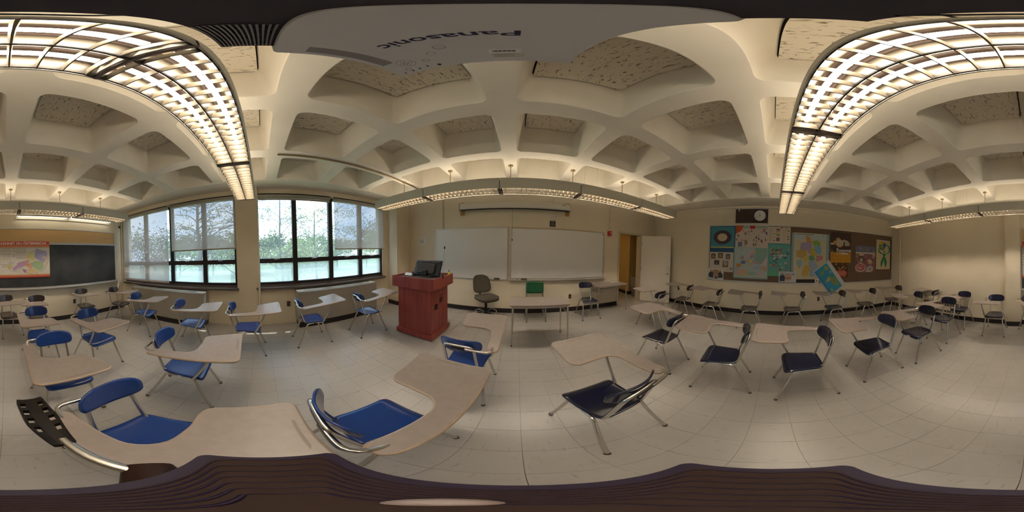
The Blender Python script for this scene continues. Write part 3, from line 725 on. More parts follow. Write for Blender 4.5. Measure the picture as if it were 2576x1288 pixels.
DESKS = [
 # x, y, turn, plastic, label
 (-.421, -.390, .026, 'blue', 'blue tablet desk directly under the slotted tripod handle, its beige top closest to the stand'),
 (-.469, .385, -.072, 'blue', 'blue tablet desk beside the tripod, one in front of the desk under the handle'),
 (-.414, 1.329, -.019, 'blue', 'blue tablet desk facing the lectern, foremost of the row beside the tripod'),
 (.477, .724, .167, 'navy', 'navy tablet desk standing alone close to the tripod facing the small front table'),
 (-.428, -1.263, .016, 'blue', 'blue tablet desk directly behind the one under the tripod handle'),
 (-.452, -2.237, .036, 'blue', 'blue tablet desk third from the chalkboard in the row leading to the Austria map'),
 (-.603, -3.124, -.097, 'warm_sheen', 'tablet desk against the chalkboard wall, straight behind the blue row by the map'),
 (-.038, -3.264, .342, 'warm_sheen', 'turned tablet desk against the chalkboard wall below the red Austria poster'),
 (.703, -3.248, .033, 'navy', 'navy tablet desk by the wall pilaster between convector and Austria poster'),
 (-1.229, -.666, .100, 'blue', 'blue tablet desk in the open floor between the pillar and the tripod'),
 (-1.101, -1.836, .079, 'blue', 'blue tablet desk behind the one in the open floor, facing the half lowered shade'),
 (-1.765, -3.407, -.003, 'warm_sheen', 'tablet desk against the chalkboard wall in front of its brown outlet'),
 (-2.516, -3.048, .188, 'warm_sheen', 'tablet desk in the corner between chalkboard and heater'),
 (-2.370, -2.137, .116, 'blue', 'blue tablet desk along the windows, second from the chalkboard corner'),
 (-2.303, -1.096, .070, 'blue', 'blue tablet desk along the windows by the end of the chalkboard side heater'),
 (-2.296, -.250, .001, 'blue', 'blue tablet desk along the windows standing before the pillar'),
 (-2.450, .738, .016, 'blue', 'blue tablet desk along the windows, first past the pillar towards the lectern'),
 (-2.296, 1.725, -.056, 'blue', 'blue tablet desk along the windows, next to the lectern'),
 (1.591, 1.230, .026, 'navy', 'navy tablet desk foremost in the middle row on the door side'),
 (1.549, .438, .142, 'navy', 'navy tablet desk second in the middle row on the door side'),
 (1.502, -.324, .021, 'navy', 'navy tablet desk third in the middle row, opposite the Europe map'),
 (1.592, -1.167, -.002, 'navy', 'navy tablet desk fourth in the middle row, opposite the tilted world map'),
 (1.517, -1.901, -.091, 'navy', 'navy tablet desk fifth in the middle row with a white tag on its seat front'),
 (1.541, -2.680, -.020, 'navy', 'navy tablet desk sixth in the middle row, one before the convector'),
 (1.529, -3.437, -.065, 'navy', 'navy tablet desk touching the grilled convector cover, last of the middle row'),
 (2.461, 2.182, .029, 'navy', 'navy tablet desk before the open white door leaf'),
 (2.455, -2.816, -.254, 'navy', 'navy tablet desk out from the wall near the green globe poster'),
 (2.443, -3.499, -1.569, 'navy', 'sideways tablet desk with its back to the room centre, before the convector'),
 (3.503, 2.108, .048, 'warm_sheen', 'dark tablet desk along the bulletin wall, first from the open door'),
 (3.438, 1.330, .003, 'warm_sheen', 'dark tablet desk along the bulletin wall, second from the door'),
 (3.430, .446, .102, 'warm_sheen', 'dark tablet desk along the bulletin wall below the Europe map'),
 (3.471, -.465, .016, 'warm_sheen', 'dark tablet desk along the bulletin wall below the Germany map'),
 (3.487, -1.409, .010, 'warm_sheen', 'dark tablet desk along the bulletin wall below the tilted world map'),
 (3.494, -2.266, -.095, 'warm_sheen', 'dark tablet desk along the bulletin wall below the food poster'),
 (3.499, -3.186, -.197, 'warm_sheen', 'dark tablet desk along the bulletin wall in the far corner by the pipe'),
]
protos = {}
for x, y, a, pl, lab in DESKS:
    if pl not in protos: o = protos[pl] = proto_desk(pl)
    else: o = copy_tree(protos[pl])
    o.location = (x, y, 0); o.rotation_euler = (0, 0, a)
    tag(o, lab, 'desk chair', 'tablet-arm desks in the classroom')
    if 'white tag' in lab:
        m = MB(); m.box(-.03, .03, .2055, .2075, .396, .408); m.build('seat_tag', M['label'], o)
o = proto_desk('navy', 'plain_chair', False); o.location = (1.581, 3.357, 0); o.rotation_euler = (0, 0, 3.083)
tag(o, 'navy chair without a desk beside the table by the door', 'chair')

# ------------------------------------------------------------------ tables
def table(nm, lab, x0, x1, y0, y1, z, shelf=False):
    t = thing(nm, lab, 'table', ((x0 + x1) / 2, (y0 + y1) / 2, 0)); a, b = (x1 - x0) / 2, (y1 - y0) / 2
    m = MB(); p = roundpoly([(-a, -b), (a, -b), (a, b), (-a, b)], .045); m.prism(p, z - .020, z, 0, 1); m.build('table_top', [M['tablet'], M['tablet_edge']], t)
    for sx in (-1, 1):
        for sy in (-1, 1):
            m = MB(); m.tube([(sx * (a - .045), sy * (b - .035), z - .02), (sx * (a - .035), sy * (b - .02), .01)], .0155, 10, r2=.011); lg = m.build('leg', M['chrome'], t)
            m = MB(); m.lathe([(.014, 0), (.015, .006), (.012, .018)], 10, c=(sx * (a - .035), sy * (b - .02), 0)); m.build('foot_glide', M['rubber'], lg)
    MB().tube([(-a + .05, b - .05, z - .16), (a - .05, b - .05, z - .16)], .009, 8).build('stretcher', M['chrome'], t)
    for sx in (-1, 1): MB().tube([(sx * (a - .043), -b + .035, z - .16), (sx * (a - .043), b - .035, z - .16)], .009, 8).build('stretcher', M['chrome'], t)
    m = MB(); m.box(-a + .05, a - .05, -b + .04, -b + .05, z - .06, z - .02); m.box(-a + .05, a - .05, b - .05, b - .04, z - .06, z - .02); m.build('apron', M['steel'], t)
    return t
table('small_table', 'small beige table in front of the green chair', -.10, .80, 2.27, 2.74, .722)
table('small_table', 'small beige table against the wall by the open door', 1.80, 2.70, 3.30, 3.76, .722)
m = MB(); m.box(2.36, 2.62, 3.60, 3.70, .7225, .7245); tag(m.build('paper_slip', M['paper']), 'white slip of paper on the table by the door', 'paper')

# green chair behind the table (faces the class)
t = thing('green_chair', 'green vinyl chair with grey frame behind the small front table', 'chair', (.40, 3.40, 0), PI)
m = MB(); m.prism(roundpoly([(-.2, -.19), (.2, -.19), (.2, .2), (-.2, .2)], .04), .425, .465); m.build('seat', M['greyframe'], t)
def gb(u, v):
    a, b = sq(u, -v, 7); return (a * .195, -.205 + .03 * a * a - .02 * b, .70 + b * .135), (0, 1, 0)
m = MB(); shell(m, gb, 12, 8, .022); m.build('backrest', M['green'], t)
for s in (-1, 1):
    m = MB(); m.tube([(s * .185, .17, .43), (s * .195, .19, .006)], .015, 8); m.build('leg', M['greyframe'], t)
    m = MB(); m.tube(fillet([(s * .195, -.21, .006), (s * .188, -.19, .44), (s * .18, -.235, .76)], .08), .014, 8); m.build('back_leg', M['greyframe'], t)
MB().tube([(-.19, .175, .40), (.19, .175, .40)], .013, 8).build('front_rail', M['greyframe'], t)
for s in (-1, 1): MB().tube([(s * .188, .18, .16), (s * .188, -.19, .16)], .008, 8).build('stretcher', M['greyframe'], t)

# drafting chair
t = thing('drafting_chair', 'armless grey-brown swivel chair with chrome foot ring by the whiteboard', 'office chair', (-.655, 3.40, 0), PI + .70)
m = MB()
def df(u, v):
    a, b = sq(u, v, 3.4); z = .525 + .022 * (1 - a * a) * (1 - b * b) - .02 * max(0, b) ** 3; return (a * .235, b * .225 + .03, z), (0, 0, 1)
shell(m, df, 14, 14, .055); m.build('seat', M['fabric'], t)
def db(u, v):
    a, b = sq(u, -v, 3.6); return (a * (.205 - .02 * b), -.225 + .05 * a * a - .06 * b, .76 + b * .195), (0, 1, 0)
m = MB(); shell(m, db, 14, 14, .045); m.build('backrest', M['fabric'], t)
m = MB(); m.tube(fillet([(0, -.02, .445), (0, -.29, .465), (0, -.27, .72)], .06), .02, 8); m.build('back_post', M['black'], t)
m = MB(); m.cyl((0, 0), .03, .14, .45, 14); m.cyl((0, 0), .045, .08, .18, 14); m.box(-.1, .1, -.1, .1, .44, .475, b=.01); m.build('gas_column', M['black'], t)
m = MB(); m.tube([(.23 * math.cos(a * PI / 14), .23 * math.sin(a * PI / 14), .16) for a in range(28)], .011, 8, closed=True)
for a in range(4): m.tube([(0, 0, .16), (.23 * math.cos(a * PI / 2 + .4), .23 * math.sin(a * PI / 2 + .4), .16)], .008, 8)
m.build('foot_ring', M['chrome'], t)
for a in range(5):
    an = a * 2 * PI / 5; c, s = math.cos(an), math.sin(an)
    m = MB(); m.tube([(.02 * c, .02 * s, .11), (.26 * c, .26 * s, .065)], .024, 8, r2=.015); sp = m.build('base_arm', M['black'], t)
    m = MB(); m.tube([(.26 * c - .012 * s, .26 * s + .012 * c, .026), (.26 * c + .012 * s, .26 * s - .012 * c, .026)], .026, 12); m.tube([(.26 * c, .26 * s, .03), (.26 * c, .26 * s, .07)], .008, 8); m.build('caster', M['black'], sp)

# ------------------------------------------------------------------ lectern
lx0, lx1, ly0, ly1 = -1.925, -1.205, 2.075, 2.735
t = thing('lectern', 'cherry laminate media lectern near the windows', 'lectern', ((lx0 + lx1) / 2, (ly0 + ly1) / 2, 0)); a, b = (lx1 - lx0) / 2, (ly1 - ly0) / 2
m = MB(); m.box(-a + .03, a - .03, -b + .03, b - .03, .10, .93, b=.003); m.build('cabinet_body', M['cherry'], t)
m = MB(); m.box(-a, a, -b, b, .015, .105, b=.006); m.build('plinth', M['cherry'], t)
m = MB(); q = .045
m.box(-a - q, a + q, -b - q, -b - q + .02, .905, 1.09, b=.002); m.box(-a - q, a + q, b + q - .02, b + q, .905, 1.09, b=.002)
m.box(-a - q, -a - q + .02, -b - q + .02, b + q - .02, .905, 1.09, b=.002); m.box(a + q - .02, a + q, -b - q + .02, b + q - .02, .905, 1.09, b=.002)
m.box(-a - q + .02, a + q - .02, -b - q + .02, b + q - .02, .905, .93); m.build('top_apron', M['cherry'], t)
m = MB(); m.box(-a - q + .02, a + q - .02, -b - q + .02, b + q - .02, 1.04, 1.062); m.build('top_surface', M['blackm'], t)
for y, z, h in ((-.14, .585, .10), (.03, .665, .09)):
    m = MB(); m.box(a - .031, a - .026, y - .05, y + .05, z - h / 2, z + h / 2, b=.002); p = m.build('socket_plate', M['black'], t)
    for q_ in (-.03, .004): MB().box(a - .027, a - .0245, y + q_, y + q_ + .026, z - .02, z + .02).build('socket', M['outlet'], p)
m = MB(); m.box(a - .031, a - .028, -.02, .12, .755, .762); m.build('door_slot', M['blackm'], t)
for sx in (-1, 1):
    for sy in (-1, 1):
        m = MB(); m.tube([(sx * (a - .08), sy * (b - .08) - .01, .016), (sx * (a - .08), sy * (b - .08) + .01, .016)], .015, 10); m.build('caster', M['black'], t)
# things on the lectern (top surface at 1.062)
def rotm(o, x, y, z, rz): o.location = (x, y, z); o.rotation_euler = (0, 0, rz)
t = thing('monitor', 'black touch monitor seen from behind, leaning back on the lectern', 'monitor', (-1.50, 2.36, 1.062), -.06)
th = math.radians(24); cs, sn = math.cos(th), math.sin(th)
def lean(mb):
    mb.v = [(x, y * cs + z * sn, -y * sn + z * cs) for x, y, z in mb.v]; return mb
m = MB(); m.box(-.27, .27, -.012, .028, .03, .305, b=.006); lean(m).build('screen_shell', M['black'], t)
m = MB(); m.box(-.19, .17, -.045, -.012, .05, .235, b=.01); lean(m).build('rear_bulge', M['blackm'], t)
m = MB(); m.box(-.25, .25, -.022, -.012, .245, .285, b=.004); m.box(-.11, .05, -.03, -.02, .255, .28, b=.003); lean(m).build('rear_band', M['black'], t)
m = MB(); m.box(-.255, .255, .028, .0285, .045, .29); lean(m).build('display', M['blackm'], t)
m = MB(); m.box(-.10, .10, -.05, .13, 0, .012, b=.004); m.box(-.05, .05, -.035, .0, .0, .12, b=.006); m.build('stand', M['black'], t)
t = thing('control_panel', 'black wedge control panel with a pale screen on the lectern', 'control panel', (-1.82, 2.36, 1.062), -.05)
m = MB(); m.add([(-.10, -.07, 0), (.12, -.07, 0), (.12, .09, 0), (-.10, .09, 0), (-.10, -.03, .06), (.10, -.03, .06), (.12, .09, .012), (-.10, .09, .012)], [(3, 2, 1, 0), (4, 5, 6, 7), (0, 1, 5, 4), (1, 2, 6, 5), (2, 3, 7, 6), (3, 0, 4, 7)]); m.build('wedge_body', M['black'], t)
m = MB(); m.add([(-.085, -.0655, .008), (.075, -.0655, .008), (.07, -.0365, .052), (-.085, -.0365, .052)], [(0, 1, 2, 3)]); m.build('screen_face', M['screen'], t)
t = thing('gooseneck_microphone', 'thin black gooseneck microphone standing on the lectern edge', 'microphone', (-1.165, 2.36, 1.062))
m = MB(); m.cyl((0, 0), .016, 0, .07, 12, r2=.010); m.cyl((0, 0), .022, 0, .006, 14); m.build('base', M['black'], t)
m = MB(); m.tube([(0, 0, .06), (.01, 0, .2), (.022, 0, .34), (.034, 0, .48)], .0038, 8); m.build('gooseneck', M['steel'], t)
m = MB(); m.lathe([(.005, 0), (.011, .008), (.012, .03), (.008, .042), (.002, .046)], 12, c=(.034, 0, .475)); m.build('capsule', M['blackm'], t)
t = thing('spray_bottle', 'small bottle with lime label at the back rim of the lectern', 'bottle', (-1.19, 2.66, 1.062))
m = MB(); m.lathe([(.022, 0), (.024, .004), (.024, .055), (.014, .07)], 14); m.build('bottle_body', M['lime'], t)
m = MB(); m.lathe([(.014, .068), (.015, .07), (.014, .10), (.010, .105)], 12); m.build('cap', M['grey'], t)

# corridor bin
t = thing('waste_bin', 'grey waste bin with a clear bag liner beyond the open door', 'waste bin', (3.86, 4.26, 0))
m = MB(); m.lathe([(.155, 0), (.17, .02), (.20, .58), (.205, .60), (.19, .60), (.16, .03)], 20); m.build('bin_body', M['grey'], t)
m = MB(); n = 20; prof = [(.208, .38), (.225, .46), (.215, .56), (.212, .62), (.20, .69), (.17, .72)]
vs = [(r * (1 + .05 * math.sin(j * 3.1 + i)) * math.cos(2 * PI * j / n), r * (1 + .05 * math.cos(j * 2.3 + i)) * math.sin(2 * PI * j / n), z + .015 * math.sin(j * 1.7)) for i, (r, z) in enumerate(prof) for j in range(n)]
m.add(vs, [(i * n + j, i * n + (j + 1) % n, (i + 1) * n + (j + 1) % n, (i + 1) * n + j) for i in range(len(prof) - 1) for j in range(n)], 0, True); m.build('liner_bag', M['bag'], t)
# ------------------------------------------------------------------ boards
def at_wall(o, origin, wall): o.matrix_world = frame(origin, wall); return o
def bar(m, x0, x1, y0, y1, z0, z1, mi=0, b=0.002): return m.box(x0, x1, y0, y1, z0, z1, mi, b)
def board(nm, lab, cat, wall, origin, w, h, face, fw, fm, fd=.022):
    t = at_wall(thing(nm, lab, cat), origin, wall)
    m = MB(); m.box(-w/2 + fw * .6, w/2 - fw * .6, -h/2 + fw * .6, h/2 - fw * .6, .001, fd * .6); m.build('board_face', face, t)
    m = MB(); bar(m, -w/2, w/2, h/2 - fw, h/2, .001, fd); bar(m, -w/2, w/2, -h/2, -h/2 + fw, .001, fd); bar(m, -w/2, -w/2 + fw, -h/2, h/2, .001, fd); bar(m, w/2 - fw, w/2, -h/2, h/2, .001, fd)
    m.build('board_frame', fm, t); return t
t = board('whiteboard', 'first whiteboard, the narrower one next to the lectern', 'whiteboard', 'front', (-1.142, YF, 1.445), 1.85, 1.25, M['wb'], .022, M['alu'])
for x in (-.90, .895): MB().tube([(x, -.60, .022), (x, -.60, .024)], .006, 8).build('corner_screw', M['black'], t)
t = board('whiteboard', 'second whiteboard, the wider one with a full marker tray near the door', 'whiteboard', 'front', (1.022, YF, 1.46), 2.375, 1.20, M['wb'], .022, M['alu'])
m = MB(); bar(m, -1.19, 1.20, -.625, -.585, .001, .03); bar(m, -1.19, 1.20, -.625, -.612, .03, .085, b=.004); m.build('marker_tray', M['alu'], t)
m = MB(); bar(m, -1.17, 1.17, .592, .605, .02, .026); m.build('cork_rail', M['cork'], t)
m = MB(); m.tube([(1.15, .545, .014), (1.15, .545, .02)], .012, 10); m.build('hook', M['black'], t)
m = MB(); m.box(-.07, .07, -.026, .026, 0, .035, b=.004)
e = m.build('eraser', M['outlet']); e.location = (.16, YF - .055, .8485); tag(e, 'dark felt eraser on the tray of the wider whiteboard', 'eraser')
m = MB(); m.box(-.065, .065, 0, .03, 0, .035, b=.004)
e = m.build('eraser', M['outlet']); e.location = (-.47, YF - .052, .842); tag(e, 'dark felt eraser at the lower edge of the narrower whiteboard', 'eraser')
for i, x in enumerate((-.15, -.05)):
    m = MB(); m.tube([(-.06, 0, .008), (.035, 0, .008)], .008, 8, 1); m.tube([(.035, 0, .008), (.06, 0, .008)], .0085, 8, 0)
    e = m.build('marker_pen', [M['black'], M['white']]); e.location = (x, YF - .055 - .01 * i, .8485); tag(e, ['marker pen on the tray at the seam of the two whiteboards', 'marker pen on the tray between the seam and the eraser'][i], 'marker')
# projection screen case
t = at_wall(thing('projection_screen', 'rolled up projection screen in a long white case above the whiteboards', 'projection screen'), (-.08, YF, 2.58), 'front')
m = MB(); bar(m, -1.28, 1.28, -.075, .085, .045, .15, b=.03); m.build('case', M['white'], t)
m = MB(); bar(m, -1.26, 1.26, -.092, -.068, .07, .115, b=.004); m.build('bottom_bar', M['blackm'], t)
for s in (-1, 1):
    m = MB(); bar(m, s * 1.245 - .045, s * 1.245 + .045, -.19, .125, .001, .045); m.build('mounting_block', M['wood'], t)
    m = MB(); bar(m, s * 1.285 - .006, s * 1.285 + .006, -.085, .09, .04, .155, b=.004); m.build('end_cap', M['white'], t)
m = MB(); bar(m, 1.08, 1.15, .04, .052, .1495, .152); m.build('case_label', M['blackm'], t)
m = MB(); m.tube([(-.045, -.09, .09), (-.045, -.80, .06)], .0022, 6); m.tube([(-.045, -.83, .06), (-.045, -.80, .06)], .014, 10); m.build('pull_cord', M['black'], t)
t = at_wall(thing('wall_switch', 'small white switch box hanging under the screen case', 'switch'), (.82, YF, 2.355), 'front')
m = MB(); bar(m, -.045, .045, -.06, .06, .001, .03, b=.006); m.build('switch_box', M['white'], t)
m = MB(); bar(m, -.012, .012, -.02, .02, .03, .036); m.build('rocker', M['alu'], t)
m = MB(); m.tube([(0, .06, .012), (0, .5, .012)], .008, 8); m.build('cord_channel', M['white'], t)
t = at_wall(thing('black_sign', 'small black printed notice above the wider whiteboard', 'sign'), (.815, YF, 2.18), 'front')
m = MB(); bar(m, -.07, .07, -.072, .072, .001, .006); m.build('sign_plate', M['blackm'], t)
m = MB()
for i, w in enumerate((.10, .06, .07, .09, .08, .11)): m.box(-w/2, w/2, .05 - i * .02, .057 - i * .02, .006, .0066)
m.build('printed_lines', M['inkgrey'], t)
t = at_wall(thing('paper_sign', 'white paper sign with two G marks on the wall left of the whiteboard'.replace('left of the whiteboard', 'behind the lectern'), 'sign'), (-2.51, YF, 1.775), 'front')
m = MB(); bar(m, -.125, .125, -.108, .108, .001, .003); m.build('sheet', M['paper'], t)
text('G G', .075, M['inkgrey'], t, (0, .012, .0035), bold=.002)
m = MB(); bar(m, -.07, .07, -.052, -.035, .003, .0036, b=0); m.build('printed_line', M['inkgrey'], t)
t = at_wall(thing('fire_alarm', 'red fire alarm pull box beside the whiteboard and door', 'fire alarm'), (2.372, YF, 2.05), 'front')
m = MB(); bar(m, -.062, .062, -.062, .062, .001, .05, b=.006); m.build('alarm_box', M['red'], t)
m = MB(); bar(m, -.012, .055, .004, .026, .05, .058); m.build('pull_bar', M['label'], t)
m = MB(); bar(m, -.005, .05, -.045, -.035, .05, .052); m.build('alarm_label', M['label'], t)

# chalkboard wall
t = at_wall(thing('chalkboard', 'long dark chalkboard with a tan cork strip and chalk tray', 'chalkboard'), (-1.39, YB, 1.58), 'back')
w = 3.14
m = MB(); m.box(-w/2, w/2, .36, .68, .001, .018); m.build('cork_panel', M['cork'], t)
for a, b in ((-w/2, -.07), (-.068, w/2)):
    m = MB(); m.box(a, b, -.68, .315, .001, .014); m.build('slate_panel', M['chalk'], t)
m = MB(); bar(m, -w/2 - .02, w/2 + .02, .68, .70, .001, .024); bar(m, -w/2, w/2, .315, .335, .001, .022); bar(m, -w/2, w/2, .345, .36, .001, .026); bar(m, -w/2 - .02, -w/2, -.69, .70, .001, .024); bar(m, w/2, w/2 + .02, -.69, .70, .001, .024)
m.build('board_trim', M['alu'], t)
m = MB(); bar(m, -w/2 - .06, w/2 + .06, -.725, -.68, .001, .02); bar(m, -w/2 - .06, w/2 + .06, -.725, -.71, .02, .085, b=.005); m.build('chalk_tray', M['alu'], t)
for x, y in ((.30, .665), (.42, .66), (.36, .43), (.22, .437)): MB().tube([(x, y, .018), (x, y, .024)], .008, 6).build('push_pin', M['label'], t)
for i in range(4):
    m = MB(); x = 1.18 + i * .06; m.tube([(x, .50 + .01 * (i % 2), .0185), (x + .03, .52 - .012 * (i % 3), .0185), (x + .05, .495, .0185)], .003, 5); m.build('chalk_scrawl', M['inkgrey'], t)
t = thing('wall_camera', 'small dark camera hanging in the corner above the chalkboard end', 'camera', (-3.10, YB + .08, 2.44))
m = MB(); m.tube([(0, -.08, .16), (0, 0, .16), (0, 0, .03)], .008, 8); m.build('bracket', M['brass'], t)
m = MB(); m.tube([(-.045, 0, .02), (.02, .05, 0)], .034, 14); m.build('body', M['steel'], t)
m = MB(); m.tube([(.02, .05, 0), (.03, .058, -.004)], .036, 14); m.build('lens', M['black'], t)

# ------------------------------------------------------------------ printed sheets
class Canvas:
    def __init__(s, w, h): s.w, s.h, s.m, s.z = w, h, MB(), .0016
    def P(s, u, v): return (-s.w/2 + u * s.w, -s.h/2 + v * s.h)
    def poly(s, pts, c, lift=.00025):
        s.z += lift
        s.m.add([(*s.P(u, v), s.z) for u, v in pts], [tuple(range(len(pts)))], 0, False, c); return s
    def rect(s, u0, v0, u1, v1, c, lift=.00025): return s.poly([(u0, v0), (u1, v0), (u1, v1), (u0, v1)], c, lift)
    def ell(s, u, v, ru, rv, c, n=16, a0=0, lift=.00025, rot=0):
        pts = []
        for i in range(n):
            x, y = ru * s.w * math.cos(2 * PI * i / n), rv * s.h * math.sin(2 * PI * i / n)
            pts.append((u + (x * math.cos(rot) - y * math.sin(rot)) / s.w, v + (x * math.sin(rot) + y * math.cos(rot)) / s.h))
        return s.poly(pts, c, lift)
    def blob(s, u, v, ru, rv, c, n=14, j=.25, lift=.0002):
        return s.poly([(u + ru * math.cos(2 * PI * i / n) * random.uniform(1 - j, 1 + j), v + rv * math.sin(2 * PI * i / n) * random.uniform(1 - j, 1 + j)) for i in range(n)], c, lift)
    def line(s, pts, wd, c):
        s.z += .0002
        for a, b in zip(pts, pts[1:]):
            pa, pb = Vector(s.P(*a)), Vector(s.P(*b)); d = (pb - pa).normalized() * wd / 2; n = Vector((-d.y, d.x))
            s.m.add([(*(pa + n), s.z), (*(pa - n), s.z), (*(pb - n), s.z), (*(pb + n), s.z)], [(0, 1, 2, 3)], 0, False, c)
        return s
def sheet(nm, lab, wall, center, w, h, base, draw=None, rot=0, cat='poster'):
    t = thing(nm, lab, cat); t.matrix_world = frame(center, wall) @ Matrix.Rotation(rot, 4, 'Z')
    m = MB(); m.add([(-w/2, -h/2, 0), (w/2, -h/2, 0), (w/2, h/2, 0), (-w/2, h/2, 0), (-w/2, -h/2, .0015), (w/2, -h/2, .0015), (w/2, h/2, .0015), (-w/2, h/2, .0015)],
          [(3, 2, 1, 0), (4, 5, 6, 7), (0, 1, 5, 4), (1, 2, 6, 5), (2, 3, 7, 6), (3, 0, 4, 7)], 0, False, base); m.build('sheet', M['print'], t)
    if draw:
        c = Canvas(w, h); draw(c, t)
        if c.m.f: c.m.build('print', M['print'], t)
    return t
BX = XR - .022
def rs(nm, lab, ya, yb, z0, z1, base, draw, lay=0, rot=0, cat='poster'):
    return sheet(nm, lab, 'right', (BX - lay * .006, (ya + yb) / 2, (z0 + z1) / 2), ya - yb, z1 - z0, base, draw, rot, cat)

t = board('bulletin_board', 'long brown tackboard covered with posters and maps', 'bulletin board', 'right', (XR, -.985, 1.632), 5.51, 1.535, M['tack'], .035, M['alu'])
t = board('clock_board', 'small dark tackboard with a white frame holding the clock', 'bulletin board', 'right', (XR, .597, 2.625), .90, .44, M['tackdark'], .025, M['alu'], .03)
t = at_wall(thing('wall_clock', 'round black rimmed wall clock showing twenty to twelve', 'clock'), (XR - .021, .382, 2.632), 'right')
m = MB(); m.lathe([(.170, 0), (.172, .02), (.165, .034), (.150, .034), (.148, .018)], 40, caps=False); m.build('rim', M['black'], t)
m = MB(); m.lathe([(.15, .002), (.15, .014)], 40); m.build('dial', M['label'], t)
for i in range(1, 13):
    a = PI / 2 - i * PI / 6; text(str(i), .036, M['black'], t, (.118 * math.cos(a), .118 * math.sin(a), .0146), name='numeral')
for nm, a, l, wd in (('hour_hand', PI / 2 + math.radians(10), .075, .006), ('minute_hand', PI / 2 + math.radians(120), .118, .004)):
    m = MB(); d = Vector((math.cos(a), math.sin(a))); n = Vector((-d.y, d.x)); p0, p1 = d * -.02, d * l
    m.add([(*(p0 + n * wd), .017), (*(p0 - n * wd), .017), (*(p1 - n * wd * .5), .017), (*(p1 + n * wd * .5), .017)], [(0, 1, 2, 3)]); m.build(nm, M['black'], t)
m = MB(); m.lathe([(.008, .014), (.008, .02)], 12); m.build('hub', M['black'], t)

TEAL, CREAM, SEA = (.10, .34, .42), (.62, .54, .44), (.36, .55, .58)
def art(c, t):
    c.rect(.03, .035, .98, .975, (.05, .26, .35)); c.rect(0, 0, 1, .15, (.01, .08, .20)); c.rect(.04, .155, .95, .20, (.58, .46, .12))
    c.ell(.5, .56, .36, .27, (.055, .028, .045), 26); c.ell(.5, .56, .20, .15, (.62, .50, .33), 20)
rs('art_poster', 'teal art poster with a large dark disc over a yellow band, first on the board', 1.725, 1.022, 1.65, 2.36, (.01, .08, .20), art)
def crowd(c, t):
    c.poly([(0, 1), (.25, 1), (.2, .8), (.06, .62), (0, .6)], (.60, .09, .03)); c.rect(.44, .85, .60, .99, (.48, .015, .02)); c.rect(.25, .86, .42, 1, (.28, .42, .38))
    c.ell(.12, .62, .09, .05, (.7, .6, .5)); c.rect(.62, .86, .97, .99, (.36, .42, .36)); c.rect(.08, .03, .22, .24, (.12, .20, .30))
    cols = [(.05, .08, .2), (.4, .06, .05), (.05, .25, .1), (.15, .1, .08), (.45, .3, .06), (.1, .25, .35), (.3, .2, .3)]
    for i in range(44):
        u, v = random.uniform(.05, .96), random.uniform(.08, .8)
        if u < .24 and (v > .6 or v < .28): continue
        k = random.uniform(.7, 1.3); cc = random.choice(cols)
        c.blob(u, v, .018 * k, .045 * k, cc, 8, .3, .00002); c.ell(u + .005, v + .055 * k, .009, .015, (.5, .33, .24), 8, lift=.00001)
        c.poly([(u - .02, v - .05 * k), (u - .012, v - .05 * k), (u, v), (u - .006, v)], (.08, .06, .07), .00001); c.poly([(u + .022, v - .055 * k), (u + .03, v - .055 * k), (u + .008, v), (u, v)], (.08, .06, .07), .00001)
    for i in range(20):
        u, v = random.uniform(.25, .9), random.uniform(.1, .85); c.rect(u, v, u + random.uniform(.05, .14), v + .006, (.30, .24, .22), .00001)
rs('crowd_poster', 'busy pale poster of many tiny cartoon figures below the clock board', 1.008, .150, 1.785, 2.368, (.60, .51, .47), crowd)
def faces(c, t):
    for u, v, w, h, bgc, hair, skin in ((.05, .64, .20, .28, (.14, .12, .08), (.03, .02, .02), (.45, .28, .2)), (.35, .68, .22, .28, (.12, .16, .10), (.06, .03, .02), (.5, .26, .18)), (.68, .64, .20, .28, (.16, .24, .26), (.02, .02, .02), (.38, .24, .18)),
                                  (.20, .34, .22, .24, (.08, .06, .06), (.02, .015, .015), (.22, .10, .07)), (.56, .24, .24, .32, (.14, .16, .12), (.45, .4, .4), (.5, .32, .27))):
        c.rect(u - .02, v - .02, u + w + .02, v + h + .02, (.66, .62, .56), .0001); c.rect(u, v, u + w, v + h, bgc, .0001)
        c.poly([(u + .02, v), (u + w - .02, v), (u + w * .75, v + h * .25), (u + w * .25, v + h * .25)], random.choice([(.3, .1, .12), (.1, .14, .3), (.25, .25, .2)]), .0001)
        c.ell(u + w / 2, v + h * .58, w * .36, h * .36, hair, 14, lift=.0001); c.ell(u + w / 2, v + h * .50, w * .25, h * .30, skin, 14, lift=.0001)
        for s in (-1, 1): c.ell(u + w / 2 + s * w * .09, v + h * .55, w * .03, h * .02, (.05, .03, .03), 6, lift=.0001)
        c.rect(u + w * .42, v + h * .34, u + w * .58, v + h * .37, (.3, .1, .09), .0001)
    c.blob(.92, .18, .04, .05, (.08, .12, .06), 9)
rs('portrait_poster', 'pale poster with five small face portraits under the art poster', 1.715, 1.047, 1.115, 1.645, (.60, .54, .46), faces)
def shake(c, t):
    c.ell(.5, .56, .30, .34, (.42, .27, .13), 20); c.poly([(.04, .22), (.34, .14), (.36, .6), (.16, .72), (.04, .52)], (.035, .05, .075)); c.poly([(.96, .22), (.66, .16), (.66, .6), (.82, .72), (.95, .5)], (.035, .05, .08))
    c.ell(.2, .80, .07, .11, (.50, .33, .24), 12); c.ell(.8, .80, .07, .11, (.50, .33, .24), 12); c.ell(.2, .87, .07, .06, (.5, .46, .42), 10); c.ell(.8, .87, .07, .06, (.55, .5, .46), 10)
    c.poly([(.3, .36), (.7, .36), (.7, .46), (.3, .46)], (.40, .24, .16)); c.rect(.44, .12, .62, .26, (.04, .05, .10)); c.rect(.03, .09, .62, .11, (.05, .04, .04))
